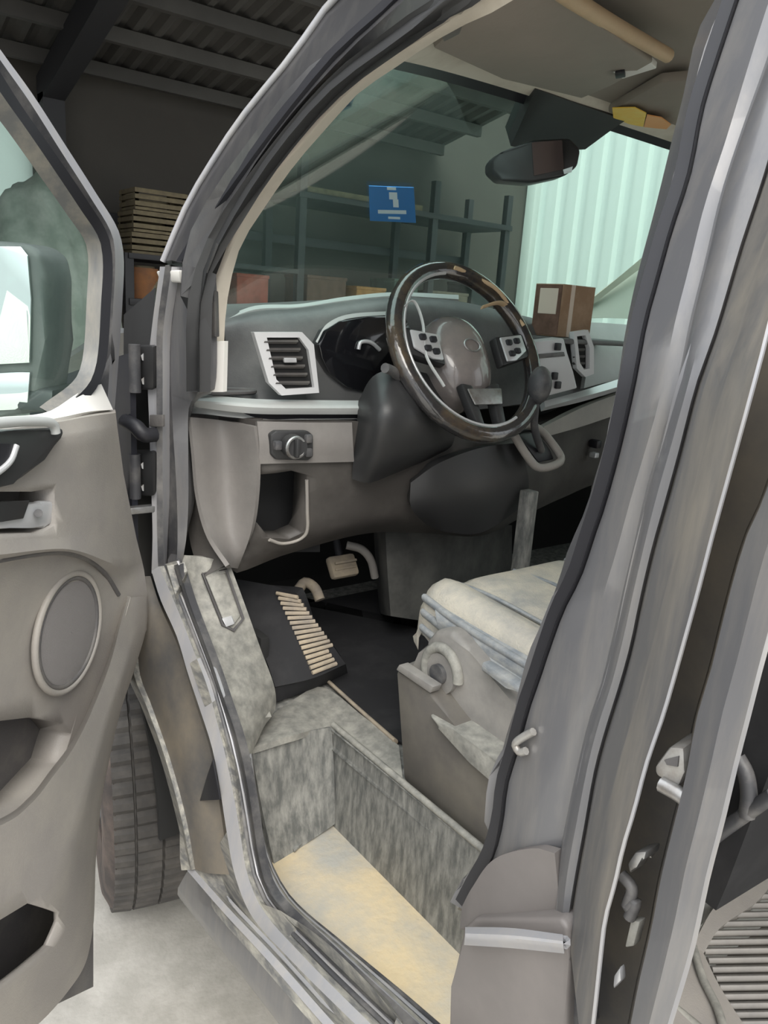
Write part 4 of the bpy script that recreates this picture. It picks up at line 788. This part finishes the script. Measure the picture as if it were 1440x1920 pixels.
# window frame
fo = [(-500, -660, .0), (-200, -200, .0), (0, 92, .0), (60, 175, .0), (120, 268, .0), (180, 362, .0), (222, 432, .0), (232, 480, .0), (230, 560, .0), (222, 680, .0), (214, 780, .0)]
f1 = [(-500, -640, .015), (-200, -184, .015), (0, 112, .015), (55, 190, .015), (112, 280, .015), (172, 374, .015), (210, 440, .015), (216, 485, .015), (213, 560, .015), (206, 680, .015), (200, 775, .015)]
f2 = [(-500, -600, .012), (-200, -150, .012), (0, 155, .012), (50, 222, .012), (105, 305, .012), (160, 385, .012), (195, 445, .012), (202, 490, .012), (200, 560, .012), (192, 680, .012), (176, 735, .012), (110, 786, .012)]
f3 = [(-500, -585, .022), (-200, -138, .022), (0, 172, .022), (48, 240, .022), (100, 316, .022), (152, 394, .022), (186, 448, .022), (193, 492, .022), (190, 560, .022), (182, 675, .022), (165, 722, .022), (100, 778, .022)]
f4 = [(-500, -545, .0), (-200, -95, .0), (0, 215, .0), (46, 276, .0), (95, 338, .0), (140, 398, .0), (170, 450, .0), (176, 495, .0), (173, 560, .0), (164, 672, .0), (146, 715, .0), (84, 772, .0)]
wfm = loft('window_frame', [DR(fo), DR(f1)], PAINTL, dp, 60, .015)
loft('frame_channel', [DR(f1), DR([(a, b, w_ - .004) for a, b, w_ in f2])], RUBG, dp, 60, .02)
loft('frame_bead', [DR(f2), DR(f3)], PAINTD, dp, 60, .02)
loft('glass_seal', [DR(f3), DR(f4)], RUBBER, dp, 60, .015)
loft('sill_trim', [DR([(-500, 835, .02), (0, 782, .02), (90, 772, .02), (150, 735, .02), (190, 720, .02)]), DR([(-500, 850, .045), (0, 798, .045), (100, 785, .045), (165, 772, .04), (212, 768, .03)])], CREAM, dp, 30, .02)
dg = prism('door_glass', [D(a, b, -.005) for a, b in [(-480, -520), (0, 205), (100, 335), (176, 450), (182, 495), (178, 560), (170, 680), (150, 725), (90, 785), (0, 795), (-480, 845)]], DN * -.004, DGLASS, dp, 0)
# outer skin
sk = [D(a, b, -.05) for a, b in [(0, 800), (205, 775), (215, 860), (235, 980), (262, 1110), (255, 1200), (210, 1330), (180, 1500), (165, 1640), (162, 1770), (110, 1850), (0, 1960), (-520, 2100)]]
prism('outer_skin', [D(-520, 850, -.05) + DD * .36] + sk + [sk[-1] + DD * .36], DN * -.02, PAINT, dp, .004)
# door mirror outside the glass
def M(px, py, u):
    r = ray(px, py); return CAM + r * ((DPIV + DD * u - CAM).dot(DD) / r.dot(DD))
mh = prism('door_mirror', [M(a, b, .10) for a, b in [(-150, 470), (-20, 450), (50, 455), (76, 475), (86, 520), (84, 640), (76, 745), (60, 775), (-20, 785), (-150, 785)]], DD * -.08, DASH, dp, .012, 3)
prism('mirror_glass', [M(a, b, .103) for a, b in [(-130, 475), (-10, 462), (40, 462), (54, 480), (60, 560), (58, 680), (-130, 690)]], DD * .003, MIRROR, dp, .001)
prism('wide_mirror_glass', [M(a, b, .103) for a, b in [(-60, 702), (24, 698), (58, 698), (54, 755), (30, 768), (-60, 772)]], DD * .003, MIRROR, dp, .001)
prism('mirror_arm', [D(a, b, -.06) for a, b in [(100, 730), (150, 720), (152, 750), (110, 775), (95, 775)]], DN * -.06, SHROUD, dp, .008)

# ------------------------------------------------------------------ loose things in the cab
def on_glass(px, py, off=.004): return hit(WT, px, py, off)
def gpatch(poly_fn, nu, nv, off): return [[on_glass(*poly_fn(i / nu, j / nv), off) for i in range(nu + 1)] for j in range(nv + 1)]
def quad(a, b, c, d): return lambda u, v: ((a[0] * (1 - u) + b[0] * u) * (1 - v) + (d[0] * (1 - u) + c[0] * u) * v, (a[1] * (1 - u) + b[1] * u) * (1 - v) + (d[1] * (1 - u) + c[1] * u) * v)
q = quad((692, 349), (776, 352), (780, 418), (694, 414))
sr = hit(WT, 738, 385); stk = thing('windscreen_permit', 'small blue square permit with white markings stuck on the windscreen', 'sticker', sr)
bm = grid_bm(gpatch(q, 6, 6, .004), .0015); link('permit_sheet', bm, BLUE, stk)
def mark(a, b, c, d, nm='white_mark'): link(nm, grid_bm(gpatch(quad(q(*a), q(*b), q(*c), q(*d)), 3, 3, .006), .001), WHITE, stk)
mark((.40, .02), (.60, .02), (.60, .09), (.40, .09))
mark((.44, .16), (.62, .16), (.62, .36), (.44, .36))
mark((.52, .36), (.64, .36), (.64, .58), (.52, .58))
mark((.18, .68), (.80, .66), (.80, .76), (.18, .78))
mark((.40, .86), (.66, .86), (.66, .92), (.40, .92))

bx_ = V(.974, 1.22, 1.343)
cb = thing('cardboard_box', 'small brown cardboard box with pale label standing on the dashboard', 'box', bx_ + V(.058, .043, 0))
def bxs(nm, x0, x1, y0, y1, z0, z1, mt):
    b = bmesh.new(); add_box(b, bx_ + V((x0 + x1) / 2, (y0 + y1) / 2, (z0 + z1) / 2), (x1 - x0, y1 - y0, z1 - z0), None, .001, 1); return link(nm, b, mt, cb)
bxs('carton', 0, .115, 0, .085, 0, .118, CARD)
bxs('printed_side', -.0015, .0005, .002, .083, .002, .116, CARDD)
bxs('label', -.003, -.001, .012, .068, .05, .108, LABELM)
bxs('tape', .028, .042, -.0012, .001, .0, .118, LABELM)

# ------------------------------------------------------------------ garage contents, beyond the windscreen
rack = thing('storage_rack', 'dark steel storage rack along the far garage wall', 'rack', (4.1, 6.45, 0))
for x, hh in ((1.68, 1.66), (3.2, 2.6), (4.7, 2.6), (5.7, 2.6)):
    for y in (6.15, 6.75): box('upright', (x, y, hh / 2), (.07, .07, hh), BEAM, rack)
for z in (1.30, 2.28):
    box('shelf', (4.45, 6.45, z), (2.6, .7, .05), BEAM, rack)
box('shelf', (2.42, 6.45, 1.30), (1.5, .7, .05), BEAM, rack); box('shelf', (2.42, 6.45, 1.64), (1.5, .7, .04), BEAM, rack)
box('back_brace', (3.7, 6.78, 1.95), (4.0, .02, .08), BEAM, rack)
crates = []
cr0 = thing('slatted_crate', 'brown slatted crate on the rack, lowest of the three stacked', 'crate', (1.93, 6.35, 1.662), 'crates stacked on the rack')
def cpart(nm, b, mt, par):
    o = link(nm, b, mt, None); o.parent = par; return o
b = bmesh.new(); add_box(b, (0, 0, .01), (.42, .36, .02)); cpart('crate_base', b, CRATE, cr0)
for sx, sy, lx, ly in ((0, -.17, .42, .02), (0, .17, .42, .02), (-.2, 0, .02, .34), (.2, 0, .02, .34)):
    b = bmesh.new()
    for zz in (.045, .095, .14): add_box(b, (sx, sy, zz), (lx, ly, .032))
    for cx_, cy_ in ((-.19, -.15), (.19, -.15), (-.19, .15), (.19, .15)):
        if (sx and (cx_ * sx) > 0) or (sy and (cy_ * sy) > 0): add_box(b, (cx_, cy_, .085), (.03, .03, .15))
    cpart('slatted_side', b, CRATE, cr0)
crates.append(cr0)
for i, lb in ((1, 'brown slatted crate on the rack, middle of the three stacked'), (2, 'brown slatted crate on the rack, topmost of the three stacked')):
    r = cr0.copy(); COL.objects.link(r); r.location = (1.93 + .015 * i, 6.35, 1.662 + .162 * i); r['label'] = lb
    for ch in list(cr0.children):
        c_ = ch.copy(); COL.objects.link(c_); c_.parent = r
dr = thing('oil_can', 'rusty orange can on the rack shelf below the slatted crates', 'can', (1.84, 6.3, 1.326))
b = bmesh.new(); add_tube(b, [(0, 0, 0), (0, 0, .005), (0, 0, .22), (0, 0, .235)], .13, seg=24); cpart('can_body', b, RUSTY, dr)
b = bmesh.new(); add_tube(b, [(0, 0, .235), (0, 0, .25)], .10, seg=20); cpart('can_lid', b, CRATE, dr)
for i, (x, wd, h, col, lb) in enumerate(((2.75, .3, .26, (.25, .05, .03), 'dark red box on the rack shelf beside the orange can'), (3.5, .42, .30, (.09, .05, .035), 'dark brown box at the left end of the long rack shelf'), (4.0, .34, .24, (.30, .15, .05), 'orange brown box on the long rack shelf beside the dark brown box'),
        (4.42, .3, .34, (.06, .09, .075), 'dark green box in the middle of the long rack shelf'), (5.0, .5, .26, (.14, .12, .09), 'wide grey brown box on the long rack shelf behind the steering wheel'), (5.45, .3, .38, (.05, .055, .055), 'tall black box at the right end of the long rack shelf'))):
    t_ = thing('storage_box', lb, 'box', (x, 6.35, 1.326), 'boxes on the garage rack')
    mt = mat('box_colour', col, .8, 0, tuple(c * .6 for c in col), .4, 14)
    b = bmesh.new(); add_box(b, (0, 0, h / 2 - .01), (wd, .4, h - .02), None, .006, 1); cpart('box_body', b, mt, t_)
    b = bmesh.new(); add_box(b, (0, 0, h - .015), (wd + .012, .412, .03), None, .004, 1); cpart('lid', b, mt, t_)
tb = thing('timber_stack', 'long pale brown boards lying on the top rack shelf', 'timber', (3.95, 6.4, 2.308))
for i in range(4):
    b = bmesh.new(); add_box(b, (.03 * i - .05, -.2 + .12 * i, .025), (1.3, .10, .05)); cpart('board', b, CRATE, tb)
# grey cover heaped over stored goods by the left end of the far wall
b = bmesh.new(); bmesh.ops.create_icosphere(b, subdivisions=5, radius=1)
for v in b.verts:
    p = v.co; n_ = math.sin(p.x * 7 + p.z * 3) * math.cos(p.y * 6 - p.z * 4) * .06 + math.sin(p.x * 17 + p.y * 13) * .025
    v.co = Vector((p.x * .42 * (1 + n_), p.y * .4 * (1 + n_), max(0, 1.0 + p.z * (1.05 + n_))))
hp = link('covered_heap', b, TARP, None, 60); hp.location = (0.93, 5.4, 0)
tag(hp, 'tall heap under a grey cover seen through the door window', 'heap')
